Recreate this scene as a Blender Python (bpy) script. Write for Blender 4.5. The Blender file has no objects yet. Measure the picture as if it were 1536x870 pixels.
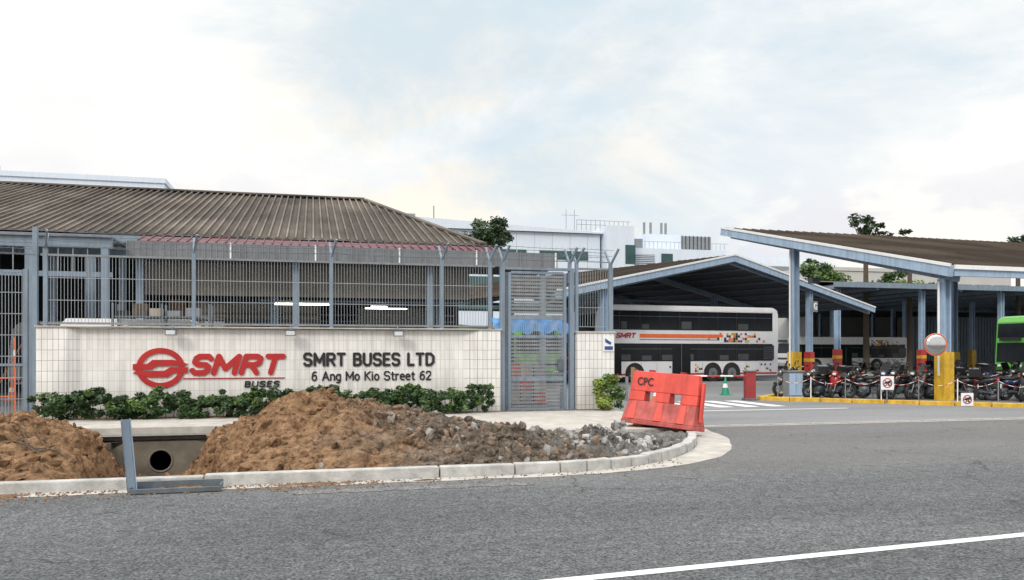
import bpy, math, random
import numpy as np
from mathutils import Vector, Matrix, noise, Euler
random.seed(7); np.random.seed(7)
scene=bpy.context.scene
rad=math.radians
SITE=(0,11.03,0); SA=rad(14)
# ---------------------------------------------------------------- materials
def _n(nt,t,**k):
    n=nt.nodes.new(t)
    for a,b in k.items(): setattr(n,a,b)
    return n
def M(name,col,rough=.7,var=.15,scale=3.0,bump=0.0,bscale=40.0,metal=0.0,streak=0.0,emit=None,spec=None):
    m=bpy.data.materials.new(name); m.use_nodes=True; nt=m.node_tree; b=nt.nodes['Principled BSDF']
    b.inputs['Roughness'].default_value=rough; b.inputs['Metallic'].default_value=metal
    if spec is not None: b.inputs['Specular IOR Level'].default_value=spec
    tc=_n(nt,'ShaderNodeTexCoord')
    nz=_n(nt,'ShaderNodeTexNoise'); nz.inputs['Scale'].default_value=scale; nz.inputs['Detail'].default_value=7; nz.inputs['Roughness'].default_value=.65
    nt.links.new(tc.outputs['Object'],nz.inputs['Vector'])
    cr=_n(nt,'ShaderNodeValToRGB')
    cr.color_ramp.elements[0].position=.3; cr.color_ramp.elements[1].position=.7
    cr.color_ramp.elements[0].color=tuple(min(1,c*(1-var)) for c in col)+(1,)
    cr.color_ramp.elements[1].color=tuple(min(1,c*(1+var)) for c in col)+(1,)
    nt.links.new(nz.outputs['Fac'],cr.inputs['Fac'])
    out=cr.outputs['Color']
    if streak>0:
        mp=_n(nt,'ShaderNodeMapping'); mp.inputs['Scale'].default_value=(4,4,.35)
        nt.links.new(tc.outputs['Object'],mp.inputs['Vector'])
        n2=_n(nt,'ShaderNodeTexNoise'); n2.inputs['Scale'].default_value=1.6; n2.inputs['Detail'].default_value=6
        nt.links.new(mp.outputs[0],n2.inputs['Vector'])
        mr=_n(nt,'ShaderNodeMapRange'); mr.inputs['From Min'].default_value=.45; mr.inputs['From Max'].default_value=.75
        mr.inputs['To Min'].default_value=0; mr.inputs['To Max'].default_value=streak
        nt.links.new(n2.outputs['Fac'],mr.inputs['Value'])
        mx=_n(nt,'ShaderNodeMixRGB',blend_type='MULTIPLY'); mx.inputs['Color2'].default_value=(.35,.32,.28,1)
        nt.links.new(mr.outputs[0],mx.inputs['Fac']); nt.links.new(out,mx.inputs['Color1']); out=mx.outputs[0]
    nt.links.new(out,b.inputs['Base Color'])
    if bump>0:
        n3=_n(nt,'ShaderNodeTexNoise'); n3.inputs['Scale'].default_value=bscale; n3.inputs['Detail'].default_value=5
        nt.links.new(tc.outputs['Object'],n3.inputs['Vector'])
        bp=_n(nt,'ShaderNodeBump'); bp.inputs['Strength'].default_value=bump; bp.inputs['Distance'].default_value=.03
        nt.links.new(n3.outputs['Fac'],bp.inputs['Height']); nt.links.new(bp.outputs[0],b.inputs['Normal'])
    if emit: 
        b.inputs['Emission Color'].default_value=tuple(col)+(1,); b.inputs['Emission Strength'].default_value=emit
    return m
def leafmat(name,col):
    m=M(name,col,rough=.55,var=.35,scale=1.2)
    return m
steel=M('painted_steel_bluegrey',(.19,.25,.32),.5,.12,2,.05,20,streak=.45)
steel_l=M('painted_steel_light',(.33,.45,.60),.5,.12,2,streak=.4)
galv=M('galvanised_steel',(.24,.26,.28),.45,.2,6,metal=.4,streak=.3)
galvd=M('galvanised_dark',(.12,.14,.16),.5,.25,6,metal=.3)
galvl=M('mesh_wire',(.30,.34,.38),.5,.15,6,metal=.3)
black=M('black_rubber',(.02,.02,.02),.6,.2)
void=M('pipe_bore_shade',(.004,.004,.004),1,.2,spec=0.0)  # near black without gloss: the dark inside the pipe is painted into the colour
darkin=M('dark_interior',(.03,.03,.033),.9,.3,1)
glass=M('dark_glass',(.012,.014,.018),.15,.3,1.2,spec=.22)
beige=M('beige_wall',(.34,.30,.24),.85,.12,1.5,streak=.4)
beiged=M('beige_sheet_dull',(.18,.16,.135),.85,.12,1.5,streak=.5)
maroon=M('maroon_sheet',(.12,.035,.045),.6,.2,3)
greyrib=M('grey_sheet',(.17,.18,.20),.55,.2,2,streak=.5)
white=M('white_paint',(.78,.79,.80),.5,.05,2,streak=.15)
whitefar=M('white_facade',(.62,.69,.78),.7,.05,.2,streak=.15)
greywin=M('green_grey_glazing',(.04,.09,.09),.3,.3,.3,spec=.25)
greyfac=M('grey_louvre',(.20,.22,.24),.6,.1,1)
blind=M('window_blind',(.06,.065,.07),.5,.2,1)
yellow=M('yellow_paint',(.62,.38,.03),.55,.25,5,streak=.4)
red=M('red_paint',(.45,.04,.035),.5,.2,4,streak=.2)
signred=M('sign_red',(.42,.018,.018),.4,.1,4)
signblk=M('sign_black',(.015,.015,.018),.4,.1)
signblue=M('sign_blue',(.03,.07,.25),.4,.1)
orange=M('orange_plastic',(.75,.16,.05),.5,.1,3,streak=.15)
barred=M('barrier_plastic',(.66,.075,.055),.55,.16,3,.15,6,streak=.5)
barrdust=M('barrier_plastic_dusty',(.42,.09,.08),.75,.35,4,.15,6,streak=.6)
barredd=M('barrier_plastic_dark',(.28,.03,.03),.5,.12,3)
green=M('green_paint',(.10,.36,.05),.35,.1)
conegreen=M('cone_green',(.02,.25,.15),.5,.1)
silver=M('bus_silver',(.72,.73,.77),.35,.05,1,streak=.08)
chrome=M('chrome',(.6,.6,.6),.12,.05,metal=1)
bikeblk=M('bike_black',(.02,.02,.024),.25,.2)
bikered=M('bike_red',(.28,.015,.015),.25,.1)
bikeblue=M('bike_blue',(.02,.035,.09),.25,.1)
bikesil=M('bike_silver',(.22,.23,.25),.3,.1,metal=.5)
seatm=M('vinyl_seat',(.025,.022,.022),.6,.2)
lampm=M('headlamp_glass',(.6,.62,.65),.1,.05)
taill=M('tail_lamp',(.5,.02,.02),.2,.05)
tube=M('fluorescent_tube',(1.0,.97,.85),.5,0,emit=6)
bluetarp=M('blue_tarpaulin',(.06,.25,.55),.5,.25,6,.5,8)
concrete=M('concrete',(.42,.40,.37),.9,.22,2.5,.3,60,streak=.2)
kerbm=M('kerb_concrete',(.40,.40,.39),.9,.32,4,.4,50)
concd=M('concrete_dark',(.16,.145,.12),.9,.25,3,.4,30)  # darker, browner concrete for the culvert and the block below the slab
whiteline=M('road_paint',(.66,.67,.68),.7,.2,18,.3,80)
rockb=M('rock_brown',(.20,.14,.10),.95,.4,6,.4,30)
rockg=M('rock_grey',(.25,.245,.24),.95,.4,6,.4,30)
rockw=M('rock_pale',(.40,.39,.38),.95,.3,6,.4,30)
bark=M('bark',(.09,.07,.05),.9,.3,6,.4,20)
lf_d=leafmat('leaf_dark',(.022,.05,.016)); lf_m=leafmat('leaf_mid',(.045,.095,.028)); lf_l=leafmat('leaf_light',(.10,.17,.045)); lf_y=leafmat('leaf_yellowgreen',(.20,.27,.05))

def tile_mat(name,lo=.6,streak=.2):
    m=M(name,(.80,.80,.79),.55,.06,1.5,streak=streak); nt=m.node_tree; b=nt.nodes['Principled BSDF']
    src=b.inputs['Base Color'].links[0].from_socket
    tc=_n(nt,'ShaderNodeTexCoord'); sp=_n(nt,'ShaderNodeSeparateXYZ'); nt.links.new(tc.outputs['Object'],sp.inputs[0])
    ad=_n(nt,'ShaderNodeMath',operation='ADD'); nt.links.new(sp.outputs[0],ad.inputs[0]); nt.links.new(sp.outputs[1],ad.inputs[1])
    cb=_n(nt,'ShaderNodeCombineXYZ'); nt.links.new(ad.outputs[0],cb.inputs[0]); nt.links.new(sp.outputs[2],cb.inputs[1])
    br=_n(nt,'ShaderNodeTexBrick',offset=0.0); br.inputs['Scale'].default_value=1; br.inputs['Brick Width'].default_value=.12; br.inputs['Row Height'].default_value=.25
    br.inputs['Mortar Size'].default_value=.007; br.inputs['Mortar Smooth'].default_value=.3
    br.inputs['Color1'].default_value=(1,1,1,1); br.inputs['Color2'].default_value=(.91,.91,.91,1); br.inputs['Mortar'].default_value=(lo,lo,lo,1)
    nt.links.new(cb.outputs[0],br.inputs['Vector'])
    mx=_n(nt,'ShaderNodeMixRGB',blend_type='MULTIPLY'); mx.inputs['Fac'].default_value=1
    nt.links.new(src,mx.inputs['Color1']); nt.links.new(br.outputs['Color'],mx.inputs['Color2'])
    mr=_n(nt,'ShaderNodeMapRange'); mr.inputs['From Min'].default_value=0; mr.inputs['From Max'].default_value=1.1; mr.inputs['To Min'].default_value=.45; mr.inputs['To Max'].default_value=0
    nt.links.new(sp.outputs[2],mr.inputs['Value'])
    mx2=_n(nt,'ShaderNodeMixRGB',blend_type='MULTIPLY'); mx2.inputs['Color2'].default_value=(.62,.55,.46,1)
    nt.links.new(mr.outputs[0],mx2.inputs['Fac']); nt.links.new(mx.outputs[0],mx2.inputs['Color1']); nt.links.new(mx2.outputs[0],b.inputs['Base Color'])
    return m
tile=tile_mat('white_tile',.42,.3); tile2=tile_mat('white_tile_faint',.70,.35)

def roof_mat(name,a,b_,ang=0):
    m=bpy.data.materials.new(name); m.use_nodes=True; nt=m.node_tree; b=nt.nodes['Principled BSDF']; b.inputs['Roughness'].default_value=.8
    b.inputs['Specular IOR Level'].default_value=.25
    tc=_n(nt,'ShaderNodeTexCoord'); mp=_n(nt,'ShaderNodeMapping'); mp.inputs['Scale'].default_value=(1.3,.12,.12)
    nt.links.new(tc.outputs['Object'],mp.inputs['Vector'])
    n1=_n(nt,'ShaderNodeTexNoise'); n1.inputs['Scale'].default_value=1.5; n1.inputs['Detail'].default_value=8; n1.inputs['Roughness'].default_value=.7
    nt.links.new(mp.outputs[0],n1.inputs['Vector'])
    cr=_n(nt,'ShaderNodeValToRGB'); cr.color_ramp.elements[0].position=.35; cr.color_ramp.elements[1].position=.68
    cr.color_ramp.elements[0].color=a+(1,); cr.color_ramp.elements[1].color=b_+(1,)
    nt.links.new(n1.outputs['Fac'],cr.inputs['Fac'])
    n2=_n(nt,'ShaderNodeTexNoise'); n2.inputs['Scale'].default_value=.25; n2.inputs['Detail'].default_value=7; nt.links.new(tc.outputs['Object'],n2.inputs['Vector'])
    mr=_n(nt,'ShaderNodeMapRange'); mr.inputs['From Min'].default_value=.4; mr.inputs['From Max'].default_value=.65; mr.inputs['To Min'].default_value=.6; mr.inputs['To Max'].default_value=1.2; nt.links.new(n2.outputs['Fac'],mr.inputs['Value'])
    mx=_n(nt,'ShaderNodeMixRGB',blend_type='MULTIPLY'); mx.inputs['Fac'].default_value=1; nt.links.new(cr.outputs[0],mx.inputs['Color1']); nt.links.new(mr.outputs[0],mx.inputs['Color2'])
    nt.links.new(mx.outputs[0],b.inputs['Base Color'])
    return m
roofm=roof_mat('weathered_roof_sheet',(.045,.035,.028),(.115,.095,.078))
ribm=roof_mat('weathered_roof_rib',(.12,.10,.085),(.23,.205,.175))
roofb=roof_mat('brown_roof_sheet',(.085,.066,.05),(.12,.098,.078))

def asphalt(name,c0,c1,crack=True,speck=True,dust=False):
    m=bpy.data.materials.new(name); m.use_nodes=True; nt=m.node_tree; b=nt.nodes['Principled BSDF']; b.inputs['Roughness'].default_value=.9
    b.inputs['Specular IOR Level'].default_value=.3
    tc=_n(nt,'ShaderNodeTexCoord')
    big=_n(nt,'ShaderNodeTexNoise'); big.inputs['Scale'].default_value=.35; big.inputs['Detail'].default_value=8; big.inputs['Roughness'].default_value=.6
    mp=_n(nt,'ShaderNodeMapping'); mp.inputs['Scale'].default_value=(.35,1.4,1); nt.links.new(tc.outputs['Object'],mp.inputs['Vector']); nt.links.new(mp.outputs[0],big.inputs['Vector'])
    cr=_n(nt,'ShaderNodeValToRGB'); cr.color_ramp.elements[0].position=.3; cr.color_ramp.elements[1].position=.7
    cr.color_ramp.elements[0].color=c0+(1,); cr.color_ramp.elements[1].color=c1+(1,); nt.links.new(big.outputs['Fac'],cr.inputs['Fac'])
    out=cr.outputs[0]
    def mul(out,src,a,b_,lo,hi):
        mr=_n(nt,'ShaderNodeMapRange'); mr.inputs['From Min'].default_value=a; mr.inputs['From Max'].default_value=b_; mr.inputs['To Min'].default_value=lo; mr.inputs['To Max'].default_value=hi
        nt.links.new(src,mr.inputs['Value'])
        mx=_n(nt,'ShaderNodeMixRGB',blend_type='MULTIPLY'); mx.inputs['Fac'].default_value=1; nt.links.new(out,mx.inputs['Color1']); nt.links.new(mr.outputs[0],mx.inputs['Color2']); return mx.outputs[0]
    vo=_n(nt,'ShaderNodeTexNoise'); vo.inputs['Scale'].default_value=34; vo.inputs['Detail'].default_value=4; vo.inputs['Roughness'].default_value=.85
    nt.links.new(tc.outputs['Object'],vo.inputs['Vector'])
    out=mul(out,vo.outputs['Fac'],.36,.64,.10 if speck else .85,2.1 if speck else 1.15)
    md_=_n(nt,'ShaderNodeTexNoise'); md_.inputs['Scale'].default_value=7; md_.inputs['Detail'].default_value=5; md_.inputs['Roughness'].default_value=.8
    nt.links.new(tc.outputs['Object'],md_.inputs['Vector'])
    out=mul(out,md_.outputs['Fac'],.32,.68,.62 if speck else .88,1.42 if speck else 1.12)
    if dust:
        sp=_n(nt,'ShaderNodeSeparateXYZ'); nt.links.new(tc.outputs['Object'],sp.inputs[0])
        md=_n(nt,'ShaderNodeMath',operation='MULTIPLY_ADD'); md.inputs[1].default_value=2.2; nt.links.new(big.outputs['Fac'],md.inputs[0]); nt.links.new(sp.outputs[1],md.inputs[2])
        m9=_n(nt,'ShaderNodeMapRange'); m9.inputs['From Min'].default_value=.1; m9.inputs['From Max'].default_value=1.3; m9.inputs['To Max'].default_value=.35; nt.links.new(md.outputs[0],m9.inputs['Value'])
        mx9=_n(nt,'ShaderNodeMixRGB'); mx9.inputs['Color2'].default_value=(.20,.195,.185,1); nt.links.new(m9.outputs[0],mx9.inputs['Fac']); nt.links.new(out,mx9.inputs['Color1']); out=mx9.outputs[0]
    if crack:
        dn=_n(nt,'ShaderNodeTexNoise'); dn.inputs['Scale'].default_value=1.5; dn.inputs['Detail'].default_value=5; nt.links.new(tc.outputs['Object'],dn.inputs['Vector'])
        vm=_n(nt,'ShaderNodeVectorMath',operation='MULTIPLY_ADD'); vm.inputs[1].default_value=(.9,.9,0); nt.links.new(dn.outputs['Color'],vm.inputs[0]); nt.links.new(tc.outputs['Object'],vm.inputs[2])
        v=_n(nt,'ShaderNodeTexVoronoi',feature='DISTANCE_TO_EDGE'); v.inputs['Scale'].default_value=.6; nt.links.new(vm.outputs[0],v.inputs['Vector'])
        m2=_n(nt,'ShaderNodeMapRange'); m2.inputs['From Min'].default_value=0; m2.inputs['From Max'].default_value=.009; m2.inputs['To Min'].default_value=1; m2.inputs['To Max'].default_value=0
        nt.links.new(v.outputs['Distance'],m2.inputs['Value'])
        n4=_n(nt,'ShaderNodeTexNoise'); n4.inputs['Scale'].default_value=.5; nt.links.new(tc.outputs['Object'],n4.inputs['Vector'])
        m3=_n(nt,'ShaderNodeMapRange'); m3.inputs['From Min'].default_value=.44; m3.inputs['From Max'].default_value=.56; nt.links.new(n4.outputs['Fac'],m3.inputs['Value'])
        mm=_n(nt,'ShaderNodeMath',operation='MULTIPLY'); nt.links.new(m2.outputs[0],mm.inputs[0]); nt.links.new(m3.outputs[0],mm.inputs[1])
        m5=_n(nt,'ShaderNodeMath',operation='MULTIPLY'); m5.inputs[1].default_value=.75; nt.links.new(mm.outputs[0],m5.inputs[0])
        mx2=_n(nt,'ShaderNodeMixRGB'); mx2.inputs['Color2'].default_value=(.02,.02,.02,1); nt.links.new(m5.outputs[0],mx2.inputs['Fac']); nt.links.new(out,mx2.inputs['Color1']); out=mx2.outputs[0]
    nt.links.new(out,b.inputs['Base Color'])
    bp=_n(nt,'ShaderNodeBump'); bp.inputs['Strength'].default_value=.6 if speck else .15; bp.inputs['Distance'].default_value=.012; nt.links.new(vo.outputs['Fac'],bp.inputs['Height']); nt.links.new(bp.outputs[0],b.inputs['Normal'])
    return m
asph=asphalt('road_asphalt',(.064,.068,.073),(.112,.117,.124),dust=True)
asphp=asphalt('asphalt_patch',(.10,.10,.10),(.15,.15,.15),crack=False)
yardm=asphalt('yard_concrete',(.15,.155,.165),(.23,.235,.245),crack=False,speck=False)
groundm=asphalt('ground_surface',(.12,.12,.12),(.18,.18,.17),crack=False)

def dirt_mat():
    m=bpy.data.materials.new('excavated_earth'); m.use_nodes=True; nt=m.node_tree; b=nt.nodes['Principled BSDF']; b.inputs['Roughness'].default_value=1; b.inputs['Specular IOR Level'].default_value=.1
    tc=_n(nt,'ShaderNodeTexCoord'); sp=_n(nt,'ShaderNodeSeparateXYZ'); nt.links.new(tc.outputs['Object'],sp.inputs[0])
    n1=_n(nt,'ShaderNodeTexNoise'); n1.inputs['Scale'].default_value=1.6; n1.inputs['Detail'].default_value=9; n1.inputs['Roughness'].default_value=.7; nt.links.new(tc.outputs['Object'],n1.inputs['Vector'])
    ma=_n(nt,'ShaderNodeMath',operation='MULTIPLY_ADD'); ma.inputs[1].default_value=5.5; nt.links.new(n1.outputs['Fac'],ma.inputs[0]); nt.links.new(sp.outputs[0],ma.inputs[2])
    mr=_n(nt,'ShaderNodeMapRange'); mr.inputs['From Min'].default_value=.2; mr.inputs['From Max'].default_value=2.1; nt.links.new(ma.outputs[0],mr.inputs['Value'])
    mr2=_n(nt,'ShaderNodeMapRange'); mr2.inputs['From Min'].default_value=3.9; mr2.inputs['From Max'].default_value=4.7; nt.links.new(ma.outputs[0],mr2.inputs['Value'])
    n2=_n(nt,'ShaderNodeTexNoise'); n2.inputs['Scale'].default_value=6; n2.inputs['Detail'].default_value=9; n2.inputs['Roughness'].default_value=.75; nt.links.new(tc.outputs['Object'],n2.inputs['Vector'])
    def ramp(c0,c1):
        c=_n(nt,'ShaderNodeValToRGB'); c.color_ramp.elements[0].position=.37; c.color_ramp.elements[1].position=.63
        c.color_ramp.elements[0].color=c0+(1,); c.color_ramp.elements[1].color=c1+(1,); nt.links.new(n2.outputs['Fac'],c.inputs['Fac']); return c.outputs[0]
    o=ramp((.11,.062,.034),(.42,.265,.155)); g=ramp((.055,.044,.036),(.25,.205,.165)); gr=ramp((.08,.08,.08),(.27,.27,.265))
    mx=_n(nt,'ShaderNodeMixRGB'); nt.links.new(mr.outputs[0],mx.inputs['Fac']); nt.links.new(o,mx.inputs['Color1']); nt.links.new(g,mx.inputs['Color2'])
    mx2=_n(nt,'ShaderNodeMixRGB'); nt.links.new(mr2.outputs[0],mx2.inputs['Fac']); nt.links.new(mx.outputs[0],mx2.inputs['Color1']); nt.links.new(gr,mx2.inputs['Color2'])
    nt.links.new(mx2.outputs[0],b.inputs['Base Color'])
    n3=_n(nt,'ShaderNodeTexNoise'); n3.inputs['Scale'].default_value=16; n3.inputs['Detail'].default_value=8; n3.inputs['Roughness'].default_value=.7; nt.links.new(tc.outputs['Object'],n3.inputs['Vector'])
    bp=_n(nt,'ShaderNodeBump'); bp.inputs['Strength'].default_value=1; bp.inputs['Distance'].default_value=.08; nt.links.new(n3.outputs['Fac'],bp.inputs['Height']); nt.links.new(bp.outputs[0],b.inputs['Normal'])
    return m
dirt=dirt_mat()
# ---------------------------------------------------------------- builder
class B:
    def __init__(s,name,loc=(0,0,0),rz=0.0,parent=None):
        s.name=name;s.loc=loc;s.rz=rz;s.parent=parent;s.v=[];s.f=[];s.m=[];s.sm=[];s.mats=[]
    def mi(s,mat):
        if mat not in s.mats: s.mats.append(mat)
        return s.mats.index(mat)
    def add(s,vs,fs,mat,smooth=False,T=None):
        o=len(s.v)
        if T is not None: vs=[tuple(T@Vector(v)) for v in vs]
        s.v.extend([tuple(v) for v in vs]); k=s.mi(mat)
        for f in fs: s.f.append([i+o for i in f]); s.m.append(k); s.sm.append(smooth)
    def box(s,x0,x1,y0,y1,z0,z1,mat,T=None):
        vs=[(x0,y0,z0),(x1,y0,z0),(x1,y1,z0),(x0,y1,z0),(x0,y0,z1),(x1,y0,z1),(x1,y1,z1),(x0,y1,z1)]
        s.add(vs,[(3,2,1,0),(4,5,6,7),(0,1,5,4),(1,2,6,5),(2,3,7,6),(3,0,4,7)],mat,False,T)
    def beam(s,p0,p1,w,h,mat):
        p0=Vector(p0);p1=Vector(p1);d=(p1-p0); 
        if d.length<1e-6: return
        d.normalize(); up=Vector((0,0,1))
        if abs(d.z)>.98: up=Vector((0,1,0))
        r=d.cross(up).normalized(); u=r.cross(d)
        vs=[]
        for p in (p0,p1):
            for a,b in ((-1,-1),(1,-1),(1,1),(-1,1)): vs.append(p+r*a*w/2+u*b*h/2)
        s.add(vs,[(0,1,2,3),(7,6,5,4),(0,4,5,1),(1,5,6,2),(2,6,7,3),(3,7,4,0)],mat)
    def cyl(s,p0,p1,r0,r1,mat,n=10,smooth=True):
        p0=Vector(p0);p1=Vector(p1);d=(p1-p0).normalized(); up=Vector((0,0,1)) if abs(d.z)<.95 else Vector((1,0,0))
        r=d.cross(up).normalized();u=r.cross(d); vs=[]
        for p,R in ((p0,r0),(p1,r1)):
            for i in range(n):
                a=2*math.pi*i/n; vs.append(p+(r*math.cos(a)+u*math.sin(a))*R)
        s.add(vs,[(i,(i+1)%n,n+(i+1)%n,n+i) for i in range(n)],mat,smooth)
        s.add(vs[:n],[tuple(range(n))[::-1]],mat); s.add(vs[n:],[tuple(range(n))],mat)
    def ell(s,c,r,mat,T=None,seg=12,rings=8):
        vs=[];fs=[]
        for i in range(rings+1):
            t=math.pi*i/rings
            for j in range(seg):
                p=2*math.pi*j/seg; vs.append((r[0]*math.sin(t)*math.cos(p),r[1]*math.sin(t)*math.sin(p),r[2]*math.cos(t)))
        for i in range(rings):
            for j in range(seg): fs.append((i*seg+j,(i+1)*seg+j,(i+1)*seg+(j+1)%seg,i*seg+(j+1)%seg))
        TT=Matrix.Translation(c) if T is None else Matrix.Translation(c)@T
        s.add(vs,fs,mat,True,TT)
    def torus(s,c,R,r,mat,T=None,n=20,k=8):
        vs=[];fs=[]
        for i in range(n):
            a=2*math.pi*i/n
            for j in range(k):
                b=2*math.pi*j/k; q=R+r*math.cos(b); vs.append((q*math.cos(a),r*math.sin(b)*1.0,q*math.sin(a)))
        for i in range(n):
            for j in range(k): fs.append((i*k+j,i*k+(j+1)%k,((i+1)%n)*k+(j+1)%k,((i+1)%n)*k+j))
        TT=Matrix.Translation(c) if T is None else Matrix.Translation(c)@T
        s.add(vs,fs,mat,True,TT)
    def prism(s,poly,y0,y1,mat,T=None):
        n=len(poly); vs=[(x,y0,z) for x,z in poly]+[(x,y1,z) for x,z in poly]
        s.add(vs,[tuple(range(n)),tuple(range(n,2*n))[::-1]]+[(i,n+i,n+(i+1)%n,(i+1)%n) for i in range(n)],mat,False,T)
    def slab(s,poly,z0,z1,mat):
        n=len(poly); vs=[(x,y,z0) for x,y in poly]+[(x,y,z1) for x,y in poly]
        s.add(vs,[tuple(range(n))[::-1],tuple(range(n,2*n))]+[(i,(i+1)%n,n+(i+1)%n,n+i) for i in range(n)],mat)
    def done(s,bevel=0,seg=2):
        me=bpy.data.meshes.new(s.name); me.from_pydata(s.v,[],s.f); 
        for m in s.mats: me.materials.append(m)
        me.polygons.foreach_set('material_index',s.m); me.polygons.foreach_set('use_smooth',s.sm)
        me.update()
        import bmesh
        bm=bmesh.new(); bm.from_mesh(me); bmesh.ops.recalc_face_normals(bm,faces=bm.faces); bm.to_mesh(me); bm.free()
        o=bpy.data.objects.new(s.name,me); scene.collection.objects.link(o)
        o.location=s.loc; o.rotation_euler=(0,0,s.rz)
        if s.parent: 
            o.parent=s.parent; 
        if bevel:
            md=o.modifiers.new('bevel','BEVEL'); md.width=bevel; md.segments=seg; md.limit_method='ANGLE'; md.angle_limit=rad(35)
        return o
def S(name): return B(name,SITE,SA)
def text(name,body,x,z,w,h,y,mat,parent,bold=.02,shear=0,ext=.02,spacing=1.0):
    c=bpy.data.curves.new(name,'FONT'); c.body=body; c.size=1; c.extrude=ext; c.offset=bold; c.shear=shear; c.space_character=spacing; c.resolution_u=6
    o=bpy.data.objects.new(name,c); scene.collection.objects.link(o); c.materials.append(mat)
    bpy.context.view_layer.update()
    bb=[Vector(b) for b in o.bound_box]; x0=min(b.x for b in bb);x1=max(b.x for b in bb);y0=min(b.y for b in bb);y1=max(b.y for b in bb)
    sx=w/(x1-x0); sy=h/(y1-y0)
    me=bpy.data.meshes.new_from_object(o.evaluated_get(bpy.context.evaluated_depsgraph_get()))
    bpy.data.objects.remove(o)
    for v in me.vertices:
        a=(v.co.x-x0)*sx+x; b=(v.co.y-y0)*sy+z; cc=v.co.z; v.co=(a,y-cc,b)
    me.materials.clear(); me.materials.append(mat)
    o=bpy.data.objects.new(name,me); scene.collection.objects.link(o); o.parent=parent
    return o
# block capitals built from strokes (heavy sans sign lettering)
GL={'S':([[(1,.86),(.8,1),(.2,1),(0,.86),(0,.64),(.2,.52),(.8,.48),(1,.36),(1,.14),(.8,0),(.2,0),(0,.14)]],.62),
'M':([[(0,0),(0,1),(.5,.25),(1,1),(1,0)]],.86),'R':([[(0,0),(0,1),(.75,1),(1,.88),(1,.6),(.75,.48),(0,.48)],[(.5,.48),(1,0)]],.64),
'T':([[(0,1),(1,1)],[(.5,1),(.5,0)]],.64),'B':([[(0,0),(0,1),(.7,1),(.95,.88),(.95,.64),(.7,.52),(0,.52)],[(.7,.52),(1,.4),(1,.12),(.75,0),(0,0)]],.60),
'U':([[(0,1),(0,.2),(.25,0),(.75,0),(1,.2),(1,1)]],.64),'E':([[(1,1),(0,1),(0,0),(1,0)],[(0,.52),(.85,.52)]],.52),
'L':([[(0,1),(0,0),(1,0)]],.50),'D':([[(0,0),(0,1),(.6,1),(1,.75),(1,.25),(.6,0),(0,0)]],.68),' ':([],.25),
'A':([[(0,0),(.5,1),(1,0)],[(.2,.35),(.8,.35)]],.74),'K':([[(0,0),(0,1)],[(1,1),(0,.45)],[(.25,.58),(1,0)]],.62),
'6':([[(.9,.98),(.5,1),(.1,.75),(0,.35),(.15,.05),(.5,0),(.85,.05),(1,.32),(.85,.58),(.5,.62),(.15,.52),(0,.35)]],.56),
'2':([[(0,.8),(.2,1),(.8,1),(1,.8),(.95,.6),(0,0),(1,0)]],.56),
'n':([[(0,0),(0,.68)],[(0,.5),(.3,.68),(.75,.68),(1,.5),(1,0)]],.46),'g':([[(1,.68),(.3,.68),(0,.5),(0,.2),(.3,0),(1,0)],[(1,.68),(1,-.12),(.75,-.28),(.1,-.28)]],.48),
'o':([[(.3,0),(0,.2),(0,.48),(.3,.68),(.7,.68),(1,.48),(1,.2),(.7,0),(.3,0)]],.50),'i':([[(.5,0),(.5,.68)],[(.5,.93),(.5,.95)]],.10),
't':([[(.45,.92),(.45,.15),(.6,0),(1,0)],[(0,.68),(1,.68)]],.34),'r':([[(0,0),(0,.68)],[(0,.45),(.5,.68),(1,.68)]],.32),
'e':([[(0,.36),(1,.36),(1,.5),(.7,.68),(.3,.68),(0,.5),(0,.2),(.3,0),(.95,.02)]],.48),'l':([[(.5,0),(.5,1)]],.10)}
def blocktext(name,body,x,z,w,h,y,mat,parent,st=.19,depth=.03,gap=.30,shear=0.0):
    b=B(name,parent=parent); tot=sum(GL[c][1] for c in body)+gap*(len(body)-1); k=(w-st*h-shear*h)/tot; cx=x+st*h/2
    hh_=h*(1-st); kk=0
    for c in body:
        strokes,gw=GL[c]
        for s_ in strokes:
            P=[(cx+px*gw*k+shear*(py*hh_),z+st*h/2+py*hh_) for px,py in s_]
            for p,q in zip(P[:-1],P[1:]):
                kk+=1; e=(kk%7)*.0004
                b.beam((p[0],y-depth/2-e,p[1]),(q[0],y-depth/2-e,q[1]),depth,st*h,mat) if abs(q[0]-p[0])>1e-6 else b.box(p[0]-st*h/2,p[0]+st*h/2,y-depth-e,y-e,min(p[1],q[1]),max(p[1],q[1]),mat)
            for p in P:
                kk+=1; e=(kk%5)*.0004+.0003
                b.cyl((p[0],y-e,p[1]),(p[0],y-depth-e,p[1]),st*h/2,st*h/2,mat,12,False)
        cx+=(gw+gap)*k
    return b.done()
# ---------------------------------------------------------------- kerb path
ctrl=[(-60,0),(-1.5,0),(.3,.0),(1.33,.13),(2.27,.55),(3.2,1.35),(4.05,2.5),(4.75,4.0),(5.15,5.6),(5.33,7.4),(5.4,9.3)]
def cr(p0,p1,p2,p3,t):
    return tuple(.5*((2*p1[i])+(-p0[i]+p2[i])*t+(2*p0[i]-5*p1[i]+4*p2[i]-p3[i])*t*t+(-p0[i]+3*p1[i]-3*p2[i]+p3[i])*t**3) for i in (0,1))
curve=[]
for i in range(2,len(ctrl)-1):
    p3=ctrl[i+2] if i+2<len(ctrl) else ctrl[-1]
    for k in range(8): curve.append(cr(ctrl[i-1] if i>2 else (-.8,0),ctrl[i],ctrl[i+1],p3,k/8))
curve.append(ctrl[-1])
path=[(-60,0)]+curve
pu=np.array([p[0] for p in path]); pv=np.array([p[1] for p in path])
def vlim(u): return float(np.interp(u,pu,pv))
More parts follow.
